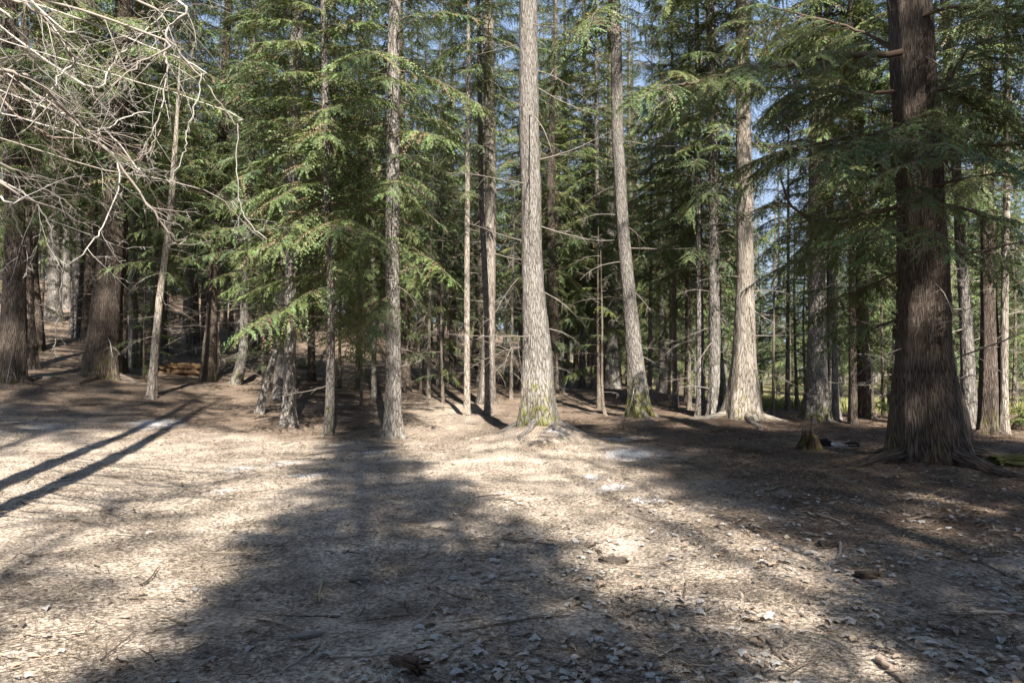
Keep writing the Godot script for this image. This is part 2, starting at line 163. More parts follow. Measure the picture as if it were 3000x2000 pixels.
const TREES := [
	["cedar", -11.91, -16.26, [[0, -0, 0, 0.267], [0.017, 1.096, 0, 0.267], [0.013, 2.728, 0, 0.215], [-0.057, 5.195, 0, 0.195], [-0.194, 7.685, 0, 0.181], [-0.463, 13.123, -0.01, 0.134], [-0.672, 18.562, -0.02, 0.079], [-0.821, 24, -0.03, 0.012]], 24, 4.5, 2.2, 0.8, 0.25, "broad fluted cedar trunk with dead pale branches tangled across it"],
	["cedar", -13.63, -19.38, [[0, -0.003, 0, 0.154], [-0.123, 1.238, 0, 0.154], [-0.214, 3.676, 0, 0.121], [-0.316, 6.625, 0, 0.108], [-0.478, 11.837, 0, 0.08], [-0.604, 17.049, 0, 0.047], [-0.695, 22.262, 0, 0.012]], 22.3, 5, 2, 0.8, 0, "dark cedar trunk with flared foot close behind the broad fluted cedar"],
	["fir", -20.66, -30.70, [[0, -0, 0, 0.252], [-0.027, 2.128, 0, 0.246], [-0.075, 6.786, 0, 0.212], [-0.127, 12.524, 0.015, 0.156], [-0.168, 18.262, 0.03, 0.093], [-0.197, 24, 0.045, 0.012]], 24, 7, 2, 0.7, 0, "straight dark trunk high on the slope behind a pale twig"],
	["fir", -23.00, -35.16, [[0, -0.001, 0, 0.186], [-0.089, 3.628, 0, 0.178], [-0.176, 7.189, 0, 0.168], [-0.285, 12.126, -0.01, 0.124], [-0.37, 17.063, -0.02, 0.074], [-0.431, 22, -0.03, 0.012]], 22, 7, 2, 0.7, 0, "slim dark trunk high on the slope beside a bluish birch"],
	["fir", -17.30, -27.08, [[0, -0, 0, 0.222], [0.004, 1.194, 0, 0.217], [-0.007, 3.921, 0, 0.187], [-0.032, 6.664, 0, 0.172], [-0.074, 11.776, 0.005, 0.127], [-0.107, 16.888, 0.01, 0.076], [-0.13, 22, 0.015, 0.012]], 22, 5, 2, 0.8, 0, "grey trunk on the slope with a sunlit lower half"],
	["cedar", -16.29, -26.14, [[0, -0.002, 0, 0.201], [0.027, 1.36, 0, 0.195], [0.095, 3.333, 0, 0.174], [0.101, 5.844, 0, 0.152], [0.113, 10.896, 0.015, 0.112], [0.121, 15.948, 0.03, 0.067], [0.128, 21, 0.045, 0.012]], 21, 5, 2, 0.8, 0, "tapering cedar trunk on the slope just below the grey sunlit one"],
	["cedar", -11.07, -18.42, [[0, -0, 0, 0.391], [0.053, 1.122, 0, 0.391], [0.139, 2.508, 0, 0.339], [0.226, 3.9, 0, 0.29], [0.296, 5.205, 0, 0.244], [0.344, 6.703, 0, 0.244], [0.521, 12.802, 0.015, 0.18], [0.658, 18.901, 0.03, 0.107], [0.757, 25, 0.045, 0.012]], 25, 5.5, 2.4, 0.8, 0.3, "stout leaning cedar with a wide buttressed foot and sunlit bark"],
	["cedar", -11.80, -20.66, [[0, -0.001, 0, 0.142], [-0.016, 0.949, 0, 0.142], [-0.021, 3.023, 0, 0.128], [-0.036, 5.11, 0, 0.12], [-0.07, 10.406, -0.015, 0.089], [-0.096, 15.703, -0.03, 0.053], [-0.115, 21, -0.045, 0.012]], 21, 5, 2, 0.8, 0.4, "dark cedar trunk pressed behind the stout leaning cedar"],
	["fir", -12.28, -22.10, [[0, -0, 0, 0.135], [-0.012, 1.382, 0, 0.131], [-0.029, 3.047, 0, 0.119], [-0.021, 5.279, 0, 0.111], [-0.006, 10.519, -0.005, 0.082], [0.006, 15.76, -0.01, 0.049], [0.015, 21, -0.015, 0.012]], 21, 4, 2, 0.9, 0.2, "slim grey trunk between the stout cedar and a bent sapling"],
	["pale", -8.99, -17.00, [[0, -0.003, 0, 0.095], [0.077, 1.015, 0, 0.092], [0.19, 2.531, 0, 0.082], [0.317, 3.678, 0, 0.074], [0.408, 4.442, 0, 0.072], [0.478, 5.519, 0, 0.072], [0.54, 6.679, 0.005, 0.053], [0.589, 7.84, 0.01, 0.032], [0.624, 9, 0.015, 0.012]], 9, 3.2, 1.4, 0.8, 0, "pale bent young tree leaning uphill in sunlight beside the stout cedar"],
	["fir", -12.86, -27.00, [[0, -0, 0, 0.186], [-0.004, 1.216, 0, 0.181], [0.021, 3.251, 0, 0.158], [0.037, 5.978, 0, 0.143], [0.064, 11.318, 0, 0.106], [0.086, 16.659, 0, 0.063], [0.101, 22, 0, 0.012]], 22, 4, 2, 0.9, 0.15, "sunlit grey trunk rising behind a mossy rotting root"],
	["cedar", -14.24, -30.78, [[0, -0, 0, 0.139], [-0.07, 1.697, 0, 0.135], [-0.144, 4.796, 0, 0.122], [-0.267, 10.531, 0, 0.09], [-0.363, 16.265, 0, 0.054], [-0.432, 22, 0, 0.012]], 22, 4, 2, 0.9, 0, "dark trunk in the shade of the grey trunk with rotting root"],
	["cedar", -9.51, -21.30, [[0, -0.002, 0, 0.203], [0.069, 1.211, 0, 0.196], [0.129, 2.279, 0, 0.158], [0.165, 4.423, 0, 0.143], [0.221, 5.932, 0, 0.135], [0.328, 6.798, 0, 0.135], [0.385, 8.208, 0, 0.135], [0.565, 13.139, 0.01, 0.1], [0.705, 18.069, 0.02, 0.059], [0.805, 23, 0.03, 0.012]], 23, 4.5, 2, 0.9, 0.2, "grey cedar with swept buttress and one bright sunlit stretch high up"],
	["fir", -8.61, -21.28, [[0, -0.002, 0, 0.135], [0.162, 0.678, 0, 0.135], [0.239, 1.316, 0, 0.129], [0.239, 2.255, 0, 0.119], [0.278, 3.453, 0, 0.107], [0.309, 4.526, 0, 0.107], [0.431, 9.351, 0.01, 0.079], [0.526, 14.175, 0.02, 0.047], [0.594, 19, 0.03, 0.012]], 19, 3.5, 1.9, 0.9, 0.3, "slender trunk with a curved foot beside the swept grey cedar"],
	["fir", -5.97, -16.12, [[0, -0.002, 0, 0.081], [0.153, 0.689, 0, 0.08], [0.355, 1.413, 0, 0.075], [0.565, 2.131, 0, 0.071], [0.704, 2.778, 0, 0.068], [0.811, 3.492, 0, 0.068], [0.865, 4.495, 0, 0.05], [0.907, 5.497, 0, 0.03], [0.937, 6.5, 0, 0.012]], 6.5, 2.9, 1, 0.6, 0, "crooked thin stem leaning hard against the two straight trunks"],
	["fir", -6.45, -18.94, [[0, -0.002, 0, 0.141], [0.017, 1.132, 0, 0.139], [0.059, 2.555, 0, 0.129], [0.135, 4.462, 0, 0.115], [0.179, 5.804, 0, 0.115], [0.338, 11.202, -0.01, 0.085], [0.461, 16.601, -0.02, 0.051], [0.55, 22, -0.03, 0.012]], 22, 3, 2, 1, 0, "dark trunk close behind the reddish flaking trunk"],
	["fir", -4.85, -14.86, [[0, -0.002, 0, 0.122], [0.012, 1.07, 0, 0.121], [0.012, 2.558, 0, 0.117], [0.013, 4.806, 0, 0.11], [0.069, 5.967, 0, 0.103], [0.1, 7.454, 0, 0.093], [0.142, 8.506, 0, 0.087], [0.274, 12.09, -0.01, 0.064], [0.376, 15.675, -0.02, 0.038], [0.449, 19.259, -0.03, 0.012]], 19.3, 3.6, 2.2, 0.8, 0, "straight flaking trunk with reddish bark at the end of a long double shadow"],
	["fir", -3.68, -13.68, [[0, -0.002, 0, 0.087], [0.036, 0.638, 0, 0.087], [0.039, 2.772, 0, 0.075], [-0.026, 3.999, 0, 0.069], [-0.071, 5.315, 0, 0.069], [-0.11, 6.71, 0, 0.069], [-0.194, 10.055, 0, 0.051], [-0.26, 13.401, 0, 0.03], [-0.306, 16.747, 0, 0.012]], 16.7, 2.4, 1.9, 1, 0.1, "slim trunk with shredded bark and splayed pale foot"],
	["fir", -2.36, -13.64, [[0, -0.002, 0, 0.152], [-0.005, 0.982, 0, 0.152], [-0.028, 2.811, 0, 0.142], [-0.047, 3.731, 0, 0.137], [-0.045, 4.655, 0, 0.135], [-0.043, 6.96, 0, 0.128], [-0.018, 8.838, 0, 0.123], [0.043, 14.022, 0.01, 0.091], [0.091, 19.207, 0.02, 0.054], [0.125, 24.391, 0.03, 0.012]], 24.4, 2.9, 1.9, 0.8, 0, "dark scaly fir with green sprays draped over its upper trunk"],
	["cedar", -3.73, -23.80, [[0, -0.001, 0, 0.183], [-0.008, 1.734, 0, 0.176], [-0.055, 4.123, 0, 0.151], [-0.167, 10.415, -0.005, 0.111], [-0.254, 16.708, -0.01, 0.066], [-0.316, 23, -0.015, 0.012]], 23, 3.5, 2, 1, 0, "deep brown trunk in shade directly behind the dark scaly fir"],
	["pale", -1.15, -17.46, [[0, -0.002, 0, 0.079], [-0.002, 1.094, 0, 0.078], [-0.006, 2.841, 0, 0.074], [-0.002, 5.483, 0, 0.067], [0.011, 8.059, 0, 0.06], [0.021, 10.372, -0.005, 0.044], [0.029, 12.686, -0.01, 0.026], [0.034, 15, -0.015, 0.012]], 15, 5.6, 1.3, 0.7, 0, "thin pale sunlit trunk with short bare side twigs"],
	["fir", -0.62, -18.00, [[0, -0.001, 0, 0.086], [-0.029, 1.974, 0, 0.083], [-0.066, 3.165, 0, 0.078], [-0.131, 4.416, 0, 0.074], [-0.187, 5.599, 0, 0.07], [-0.236, 8.254, 0, 0.067], [-0.281, 10.986, -0.005, 0.049], [-0.317, 13.718, -0.01, 0.029], [-0.342, 16.45, -0.015, 0.012]], 16.4, 9, 1.4, 0.8, 0, "thin dark leaning trunk crossing in front of a white trunk"],
	["pale", -0.76, -20.18, [[0, -0.001, 0, 0.203], [0.039, 0.964, 0, 0.203], [0.088, 2.984, 0, 0.176], [0.125, 6.036, 0, 0.165], [0.092, 9.014, 0, 0.171], [0.049, 11.186, 0, 0.171], [-0.039, 16.124, -0.005, 0.126], [-0.108, 21.062, -0.01, 0.075], [-0.157, 26, -0.015, 0.012]], 26, 8.5, 2, 0.7, 0, "bright whitish trunk with flared foot behind the thin dark leaning one"],
	["fir", 0.52, -13.10, [[0, -0, 0, 0.285], [-0.025, 0.912, 0, 0.28], [-0.044, 1.592, 0, 0.264], [-0.115, 2.76, 0, 0.208], [-0.14, 3.644, 0, 0.194], [-0.146, 4.531, 0, 0.194], [-0.185, 5.555, 0, 0.193], [-0.197, 7.047, 0, 0.187], [-0.203, 8.549, 0, 0.177], [-0.225, 15.366, -0.01, 0.131], [-0.243, 22.183, -0.02, 0.078], [-0.256, 29, -0.03, 0.012]], 29, 13, 2.6, 0.8, 0.5, "tall grey scaly fir standing alone mid clearing on a mossy mound"],
	["fir", 3.19, -17.00, [[0, -0.001, 0, 0.23], [-0.04, 0.439, 0, 0.23], [-0.072, 0.811, 0, 0.221], [-0.168, 1.949, 0, 0.194], [-0.264, 3.091, 0, 0.167], [-0.369, 4.238, 0, 0.158], [-0.449, 5.389, 0, 0.149], [-0.472, 5.941, 0, 0.148], [-0.535, 7.1, 0, 0.146], [-0.545, 8.654, 0, 0.143], [-0.613, 10.603, 0, 0.14], [-0.784, 15.99, 0, 0.103], [-0.917, 21.376, 0, 0.061], [-1.012, 26.762, 0, 0.012]], 26.8, 10, 2.2, 0.8, 0.8, "curved grey furrowed trunk with bright green moss on its foot"],
	["fir", 5.16, -17.36, [[0, -0, 0, 0.152], [0.001, 1.106, 0, 0.152], [0.004, 2.348, 0, 0.139], [-0.005, 4.294, 0, 0.12], [-0, 6.827, 0, 0.112], [-0.025, 9.008, 0, 0.106], [-0.045, 10.794, 0, 0.101], [-0.079, 14.303, -0.005, 0.075], [-0.106, 17.813, -0.01, 0.044], [-0.126, 21.322, -0.015, 0.012]], 21.3, 5, 2, 0.8, 0, "slender grey trunk standing just beside the brightest sunlit trunk"],
	["fir", 4.93, -17.86, [[0, -0.001, 0, 0.099], [-0.001, 1.977, 0, 0.097], [-0.005, 3.77, 0, 0.086], [-0.012, 8.642, -0.005, 0.063], [-0.018, 13.514, -0.01, 0.038], [-0.022, 18.386, -0.015, 0.012]], 18.4, 4, 1.9, 0.9, 0, "thin dark trunk with bare lower twigs near the slender grey one"],
	["pale", 5.58, -16.60, [[0, -0.001, 0, 0.343], [0.038, 0.477, 0, 0.343], [0.074, 1.587, 0, 0.264], [0.11, 3.443, 0, 0.202], [0.121, 5.312, 0, 0.194], [0.109, 6.61, 0, 0.182], [0.11, 9.258, 0, 0.158], [0.114, 10.403, 0, 0.158], [0.128, 16.268, 0.01, 0.117], [0.14, 22.134, 0.02, 0.069], [0.148, 28, 0.03, 0.012]], 28, 9, 2.2, 0.8, 0.1, "brightest broad sunlit trunk with widely flared foot"],
	["fir", 7.67, -17.32, [[0, -0.002, 0, 0.239], [0.054, 0.826, 0, 0.239], [0.103, 3.149, 0, 0.193], [0.125, 5.49, 0, 0.202], [0.144, 6.845, 0, 0.187], [0.17, 10.802, 0, 0.142], [0.203, 16.201, 0, 0.105], [0.228, 21.601, 0, 0.062], [0.247, 27, 0, 0.012]], 27, 7.5, 2.2, 0.8, 0.5, "dark trunk with coarse netted white-flecked bark"],
	["fir", 8.18, -17.38, [[0, -0.001, 0, 0.12], [-0.012, 1.575, 0, 0.117], [-0.028, 3.553, 0, 0.102], [-0.027, 5.51, 0, 0.088], [-0.025, 8.163, 0, 0.088], [-0.023, 11.903, 0, 0.065], [-0.021, 15.643, 0, 0.038], [-0.019, 19.383, 0, 0.012]], 19.4, 5, 1.9, 0.8, 0, "slim dark trunk close beside the netted bark trunk"],
	["cedar", 8.30, -16.66, [[0, -0.001, 0, 0.088], [0.022, 1.993, 0, 0.084], [0.032, 3.833, 0, 0.074], [0.051, 6.193, 0, 0.066], [0.075, 9.586, 0, 0.049], [0.093, 12.978, 0, 0.029], [0.107, 16.371, 0, 0.012]], 16.4, 4, 1.8, 0.9, 0, "thin brown trunk with dead twigs in deep shade"],
	["cedar", 9.33, -17.98, [[0, -0.001, 0, 0.172], [-0.056, 1.594, 0, 0.163], [-0.08, 2.945, 0, 0.137], [-0.102, 4.483, 0, 0.119], [-0.092, 7.491, 0, 0.119], [-0.078, 12.328, -0.015, 0.088], [-0.067, 17.164, -0.03, 0.052], [-0.059, 22, -0.045, 0.012]], 22, 5, 2, 0.8, 0.2, "reddish brown trunk with partly sunlit edge near the great cedar"],
	["fir", 8.36, -20.76, [[0, -0, 0, 0.061], [0.036, 2.133, 0, 0.057], [0.066, 3.695, 0, 0.051], [0.112, 6.463, -0.01, 0.038], [0.149, 9.232, -0.02, 0.023], [0.175, 12, -0.03, 0.012]], 12, 3, 1.4, 0.9, 0, "pole thin dark trunk against the bright grassy opening"],
	["cedar", 5.96, -9.68, [[0, -0.002, 0, 0.423], [-0.064, 0.704, 0, 0.423], [-0.097, 1.568, 0, 0.339], [-0.096, 2.65, 0, 0.308], [-0.121, 3.74, 0, 0.298], [-0.141, 4.497, 0, 0.282], [-0.205, 5.599, 0, 0.287], [-0.249, 6.708, 0, 0.267], [-0.504, 13.806, 0, 0.197], [-0.703, 20.903, 0, 0.117], [-0.845, 28, 0, 0.012]], 28, 9.5, 2.6, 0.7, 0.25, "great red-brown cedar with a deep cleft and fibrous bark"],
	["cedar", 10.24, -18.14, [[0, -0.001, 0, 0.091], [0.029, 1.156, 0, 0.091], [0.087, 2.971, 0, 0.082], [0.23, 7.942, -0.015, 0.06], [0.341, 12.913, -0.03, 0.036], [0.421, 17.884, -0.045, 0.012]], 17.9, 4, 1.8, 0.9, 0, "dark thin trunk half hidden behind the great cedar"],
	["fir", 10.38, -15.54, [[0, -0.002, 0, 0.14], [0.001, 1.19, 0, 0.14], [-0.032, 2.651, 0, 0.123], [-0.106, 4.043, 0, 0.107], [-0.161, 5.6, 0, 0.101], [-0.327, 8.79, 0, 0.091], [-0.5, 12.467, 0.005, 0.067], [-0.633, 16.144, 0.01, 0.04], [-0.729, 19.82, 0.015, 0.012]], 19.8, 5, 2, 0.8, 0, "grey trunk just behind the great cedar's spreading foot"],
	["cedar", 9.97, -14.22, [[0, -0.001, 0, 0.219], [0.006, 0.961, 0, 0.212], [-0.001, 2.639, 0, 0.143], [0, 4.071, 0, 0.128], [0.03, 6.547, 0, 0.102], [0.041, 8.419, 0, 0.102], [0.062, 12.745, -0.005, 0.075], [0.079, 17.071, -0.01, 0.045], [0.09, 21.398, -0.015, 0.012]], 21.4, 5, 2.2, 0.8, 0.2, "dark brown trunk with swollen foot next to a sunlit straight pole"],
	["pale", 10.04, -13.96, [[0, -0.002, 0, 0.07], [0.034, 1.57, 0, 0.07], [0.082, 3.159, 0, 0.067], [0.168, 5.183, 0, 0.063], [0.245, 7.411, 0, 0.063], [0.333, 10.241, 0.01, 0.046], [0.401, 13.07, 0.02, 0.028], [0.45, 15.899, 0.03, 0.012]], 15.9, 6, 1.8, 0.8, 0, "straight sunlit pole of a trunk against the dark swollen one"],
	["fir", -4.22, -20.94, [[0, -0.002, 0, 0.078], [-0.051, 3.14, 0, 0.067], [-0.112, 7.358, 0.01, 0.049], [-0.159, 11.576, 0.02, 0.029], [-0.193, 15.795, 0.03, 0.012]], 15.8, 2.6, 2, 0.9, 0, "thin brown trunk in the shade between dark fir and path"],
	["fir", -2.79, -26.14, [[0, -0, 0, 0.09], [0.001, 3.926, 0, 0.078], [0.001, 8.349, -0.01, 0.057], [0.001, 12.772, -0.02, 0.034], [0.002, 17.195, -0.03, 0.012]], 17.2, 3.8, 2, 0.9, 0, "thin grey trunk whose shadow stripes the sunlit needles"],
	["cedar", -2.71, -31.16, [[0, -0.001, 0, 0.149], [-0.028, 4.683, 0, 0.128], [-0.059, 10.456, -0.005, 0.095], [-0.083, 16.228, -0.01, 0.056], [-0.1, 22, -0.015, 0.012]], 22, 3.8, 2, 0.9, 0, "short dark trunk at the far bend of the path"],
	["cedar", 0.36, -26.38, [[0, -0, 0, 0.126], [0.028, 3.96, 0, 0.109], [0.065, 9.722, 0, 0.08], [0.093, 15.484, 0, 0.048], [0.114, 21.245, 0, 0.012]], 21.2, 4.4, 2, 0.9, 0, "dark trunk half hidden behind the lone scaly fir"],
	["fir", 1.91, -28.62, [[0, -0.001, 0, 0.243], [-0.02, 4.297, 0, 0.209], [-0.046, 10.531, -0.005, 0.154], [-0.067, 16.766, -0.01, 0.092], [-0.081, 23, -0.015, 0.012]], 23, 3.8, 2, 0.9, 0, "broad dark trunk behind the hollow of grey leaves"],
	["fir", 2.40, -29.84, [[0, -0.001, 0, 0.142], [-0.019, 4.481, 0, 0.123], [-0.042, 10.32, 0.015, 0.091], [-0.059, 16.16, 0.03, 0.054], [-0.071, 22, 0.045, 0.012]], 22, 3.2, 2, 0.9, 0, "pale trunk with mossy foot behind the hollow of grey leaves"],
	["fir", 2.84, -27.78, [[0, -0.001, 0, 0.118], [0.055, 4.17, 0, 0.102], [0.117, 9.447, 0.01, 0.075], [0.165, 14.723, 0.02, 0.045], [0.2, 20, 0.03, 0.012]], 20, 3.2, 2, 0.9, 0, "narrow black trunk at the rim of the grey leaf hollow"],
	["fir", 3.35, -27.36, [[0, -0.001, 0, 0.167], [0.029, 4.107, 0, 0.144], [0.062, 9.405, 0.015, 0.106], [0.088, 14.702, 0.03, 0.063], [0.107, 20, 0.045, 0.012]], 20, 3.2, 2, 0.9, 0, "brown trunk behind the bent sapling"],
	["fir", 4.43, -30.38, [[0, -0.001, 0, 0.29], [0.02, 4.562, 0, 0.25], [0.045, 11.041, -0.015, 0.184], [0.065, 17.521, -0.03, 0.11], [0.08, 24, -0.045, 0.012]], 24, 2.6, 2, 0.9, 0, "wide sun-flecked trunk behind the bent sapling"],
	["fir", 4.75, -23.62, [[0, -0.001, 0, 0.075], [0.057, 3.543, 0, 0.065], [0.115, 7.53, 0.005, 0.048], [0.159, 11.516, 0.01, 0.028], [0.191, 15.503, 0.015, 0.012]], 15.5, 4.4, 2, 0.9, 0, "thin trunk just behind the moss-footed curved trunk"],
	["fir", 4.91, -20.58, [[0, -0, 0, 0.076], [-0.009, 3.085, 0, 0.066], [-0.02, 7.271, 0.01, 0.049], [-0.028, 11.457, 0.02, 0.029], [-0.034, 15.644, 0.03, 0.012]], 15.6, 3.8, 2, 0.9, 0, "sunlit thin trunk beyond the moss-footed curved trunk"],
	["cedar", 5.39, -21.06, [[0, -0.001, 0, 0.078], [0.045, 3.157, 0, 0.067], [0.1, 7.386, 0.01, 0.05], [0.143, 11.616, 0.02, 0.03], [0.173, 15.845, 0.03, 0.012]], 15.8, 3.2, 2, 0.9, 0, "dark thin trunk next to the twiggy trunks"],
	["fir", -10.88, -27.20, [[0, -0.001, 0, 0.13], [-0.09, 4.094, 0, 0.112], [-0.195, 9.396, -0.015, 0.083], [-0.277, 14.698, -0.03, 0.049], [-0.335, 20, -0.045, 0.012]], 20, 2.6, 2, 0.9, 0, "grey trunk beyond the slender curved-foot tree"],
	["cedar", -4.99, -22.20, [[0, -0.002, 0, 0.088], [-0, 3.331, 0, 0.076], [-0, 7.884, -0.015, 0.056], [-0.001, 12.437, -0.03, 0.033], [-0.001, 16.99, -0.045, 0.012]], 17, 3.8, 2, 0.9, 0, "thin trunk deep behind the splayed-foot tree"],
	["cedar", -6.97, -23.74, [[0, -0.002, 0, 0.126], [-0.043, 3.566, 0, 0.109], [-0.108, 9.458, 0.015, 0.08], [-0.158, 15.351, 0.03, 0.048], [-0.194, 21.244, 0.045, 0.012]], 21.2, 2.6, 2, 0.9, 0, "mossy trunk behind the splayed-foot tree"],
	["cedar", -13.77, -27.00, [[0, -0.001, 0, 0.122], [-0.076, 4.068, 0, 0.105], [-0.165, 9.378, 0.01, 0.077], [-0.234, 14.689, 0.02, 0.046], [-0.283, 20, 0.03, 0.012]], 20, 2.6, 2, 0.9, 0, "dim trunk up the slope beyond the bent young tree"],
	["fir", -3.65, -27.58, [[0, -0.002, 0, 0.088], [0.039, 4.143, 0, 0.076], [0.075, 8.405, -0.005, 0.056], [0.103, 12.667, -0.01, 0.033], [0.123, 16.929, -0.015, 0.012]], 16.9, 4.4, 2, 0.9, 0, "thin dim trunk where the path enters the trees"],
	["fir", 6.73, -30.66, [[0, -0, 0, 0.122], [-0, 4.603, 0, 0.105], [-0.001, 9.735, 0, 0.078], [-0.001, 14.868, 0, 0.046], [-0.001, 20, 0, 0.012]], 20, 2.6, 2, 0.9, 0, "dim trunk in the stand right behind the curved mossy one"],
	["fir", 1.76, -35.28, [[0, -0, 0, 0.15], [-0.045, 5.303, 0, 0.129], [-0.083, 10.202, 0.01, 0.095], [-0.112, 15.101, 0.02, 0.057], [-0.133, 20, 0.03, 0.012]], 20, 2.6, 2, 0.9, 0, "dim trunk far behind the lone scaly fir"],
	["fir", 6.25, -35.78, [[0, -0, 0, 0.19], [-0.008, 5.375, 0, 0.164], [-0.014, 10.25, 0.015, 0.121], [-0.019, 15.125, 0.03, 0.072], [-0.022, 20, 0.045, 0.012]], 20, 3.8, 2, 0.9, 0, "dark trunk behind the curved mossy one"],
]

var rng := RandomNumberGenerator.new()
var bump_noise := FastNoiseLite.new()
var tone_noise := FastNoiseLite.new()
var fine_noise := FastNoiseLite.new()
var mat := {}
var live := []          # detailed leafy branches
var live_far := []      # sparse leafy branches for distant trees
var dead := []          # bare branches
var taken := {}

# ---------------------------------------------------------------- helpers

class Shape:
	var v := PackedVector3Array()
	var n := PackedVector3Array()
	var c := PackedColorArray()
	var uv := PackedVector2Array()
	var i := PackedInt32Array()

	func vert(p: Vector3, nn: Vector3, col: Color, u := Vector2.ZERO) -> int:
		v.append(p)
		n.append(nn)
		c.append(col)
		uv.append(u)
		return v.size() - 1

	func tri(a: int, b: int, d: int) -> void:
		i.append(a)
		i.append(b)
		i.append(d)

	func leaf(root: Vector3, along: Vector3, side: Vector3, up: Vector3, col: Color) -> void:
		var k := v.size()
		v.append(root)
		v.append(root + along * 0.42 + side + up * 0.3)
		v.append(root + along)
		v.append(root + along * 0.42 - side + up * 0.3)
		var nn := along.cross(side).normalized()
		for q in 4:
			n.append(nn)
			c.append(col)
			uv.append(Vector2.ZERO)
		i.append_array(PackedInt32Array([k, k + 1, k + 2, k, k + 2, k + 3]))

	func tube(pts: Array, rad: Array, sides: int, col: Color, uvs := Vector2(1, 1), closed := true) -> void:
		var m := pts.size()
		var dir: Vector3 = (pts[1] - pts[0]).normalized()
		var a := dir.cross(Vector3.UP if absf(dir.y) < 0.9 else Vector3.RIGHT).normalized()
		var first := v.size()
		var run := 0.0
		for k in m:
			var p: Vector3 = pts[k]
			if k > 0:
				run += p.distance_to(pts[k - 1])
			var nd: Vector3 = (pts[mini(k + 1, m - 1)] - pts[maxi(k - 1, 0)]).normalized()
			a = (a - nd * a.dot(nd)).normalized()
			var b := nd.cross(a)
			for s in sides + 1:
				var an := TAU * s / sides
				var o := a * cos(an) + b * sin(an)
				vert(p + o * rad[k], o, col, Vector2(float(s) / sides * uvs.x, run * uvs.y))
		for k in m - 1:
			for s in sides:
				var q := first + k * (sides + 1) + s
				var w := q + sides + 1
				i.append_array(PackedInt32Array([q, w, q + 1, q + 1, w, w + 1]))
		if closed and rad[m - 1] > 0.004:
			var tip := vert(pts[m - 1], dir, col)
			var w := first + (m - 1) * (sides + 1)
			for s in sides:
				i.append_array(PackedInt32Array([w + s, tip, w + s + 1]))

	func add(other: Shape, xf: Transform3D, tint := Color.WHITE) -> void:
		var k := v.size()
		v.append_array(xf * other.v)
		var turn := Transform3D(xf.basis.orthonormalized(), Vector3.ZERO)
		n.append_array(turn * other.n)
		if tint == Color.WHITE:
			c.append_array(other.c)
		else:
			for q in other.c:
				c.append(q * tint)
		uv.append_array(other.uv)
		var ii := other.i.duplicate()
		for q in ii.size():
			ii[q] += k
		i.append_array(ii)

	func put(mesh: ArrayMesh, m: Material) -> ArrayMesh:
		if v.is_empty():
			return mesh
		var arr := []
		arr.resize(Mesh.ARRAY_MAX)
		arr[Mesh.ARRAY_VERTEX] = v
		arr[Mesh.ARRAY_NORMAL] = n
		arr[Mesh.ARRAY_COLOR] = c
		arr[Mesh.ARRAY_TEX_UV] = uv
		arr[Mesh.ARRAY_INDEX] = i
		mesh.add_surface_from_arrays(Mesh.PRIMITIVE_TRIANGLES, arr)
		mesh.surface_set_material(mesh.get_surface_count() - 1, m)
		return mesh


class Branch:
	var wood := Shape.new()
	var green := Shape.new()
	var mesh: ArrayMesh


func mesh_of(s: Shape, m: Material) -> ArrayMesh:
	return s.put(ArrayMesh.new(), m)


func numbered(called: String) -> String:
	taken[called] = taken.get(called, -1) + 1
	return called if taken[called] == 0 else "%s_%03d" % [called, taken[called]]


func thing(called: String, label: String, category: String, at: Vector3, group := "") -> Node3D:
	var o := Node3D.new()
	o.name = numbered(called)
	add_child(o)
	o.position = at
	tag(o, label, category, group)
	return o


func tag(o: Node3D, label: String, category: String, group := "", kind := "") -> void:
	o.set_meta("label", label)
	o.set_meta("category", category)
	if group:
		o.set_meta("group", group)
	if kind:
		o.set_meta("kind", kind)


func part(called: String, mesh: Mesh, parent: Node3D, xf := Transform3D()) -> MeshInstance3D:
	var o := MeshInstance3D.new()
	o.name = called
	o.mesh = mesh
	o.transform = xf
	parent.add_child(o, true)
	return o


func single(called: String, mesh: Mesh, label: String, category: String, xf: Transform3D, group := "", kind := "") -> MeshInstance3D:
	var o := MeshInstance3D.new()
	o.name = numbered(called)
	o.mesh = mesh
	o.transform = xf
	add_child(o)
	tag(o, label, category, group, kind)
	return o


func many(called: String, mesh: Mesh, where: Array, parent: Node3D, tints := []) -> MultiMeshInstance3D:
	var mm := MultiMesh.new()
	mm.transform_format = MultiMesh.TRANSFORM_3D
	mm.use_colors = tints.size() > 0
	mm.mesh = mesh
	mm.instance_count = where.size()
	for k in where.size():
		mm.set_instance_transform(k, where[k])
		if tints.size():
			mm.set_instance_color(k, tints[k])
	var o := MultiMeshInstance3D.new()
	o.name = called
	o.multimesh = mm
	parent.add_child(o, true)
	return o


func rr(a: float, b: float) -> float:
	return rng.randf_range(a, b)


func step(a: float, b: float, x: float) -> float:
	return smoothstep(a, b, x)


# height of the forest floor; the path runs away along -z
func ground(x: float, z: float) -> float:
	var d := -z
	var s := clampf(-x * 0.85 + d * 0.3 - 6.0, 0.0, 34.0)
	var h := 0.032 * pow(s, 1.5)
	h += 0.022 * clampf(d - 15.0, 0.0, 40.0) * (1.0 - step(4.0, 10.0, x))
	var r := maxf(0.0, x * 0.5 + d - 22.0)
	h -= minf(1.6, 0.014 * pow(r, 1.3)) * step(5.0, 11.0, x)
	return h


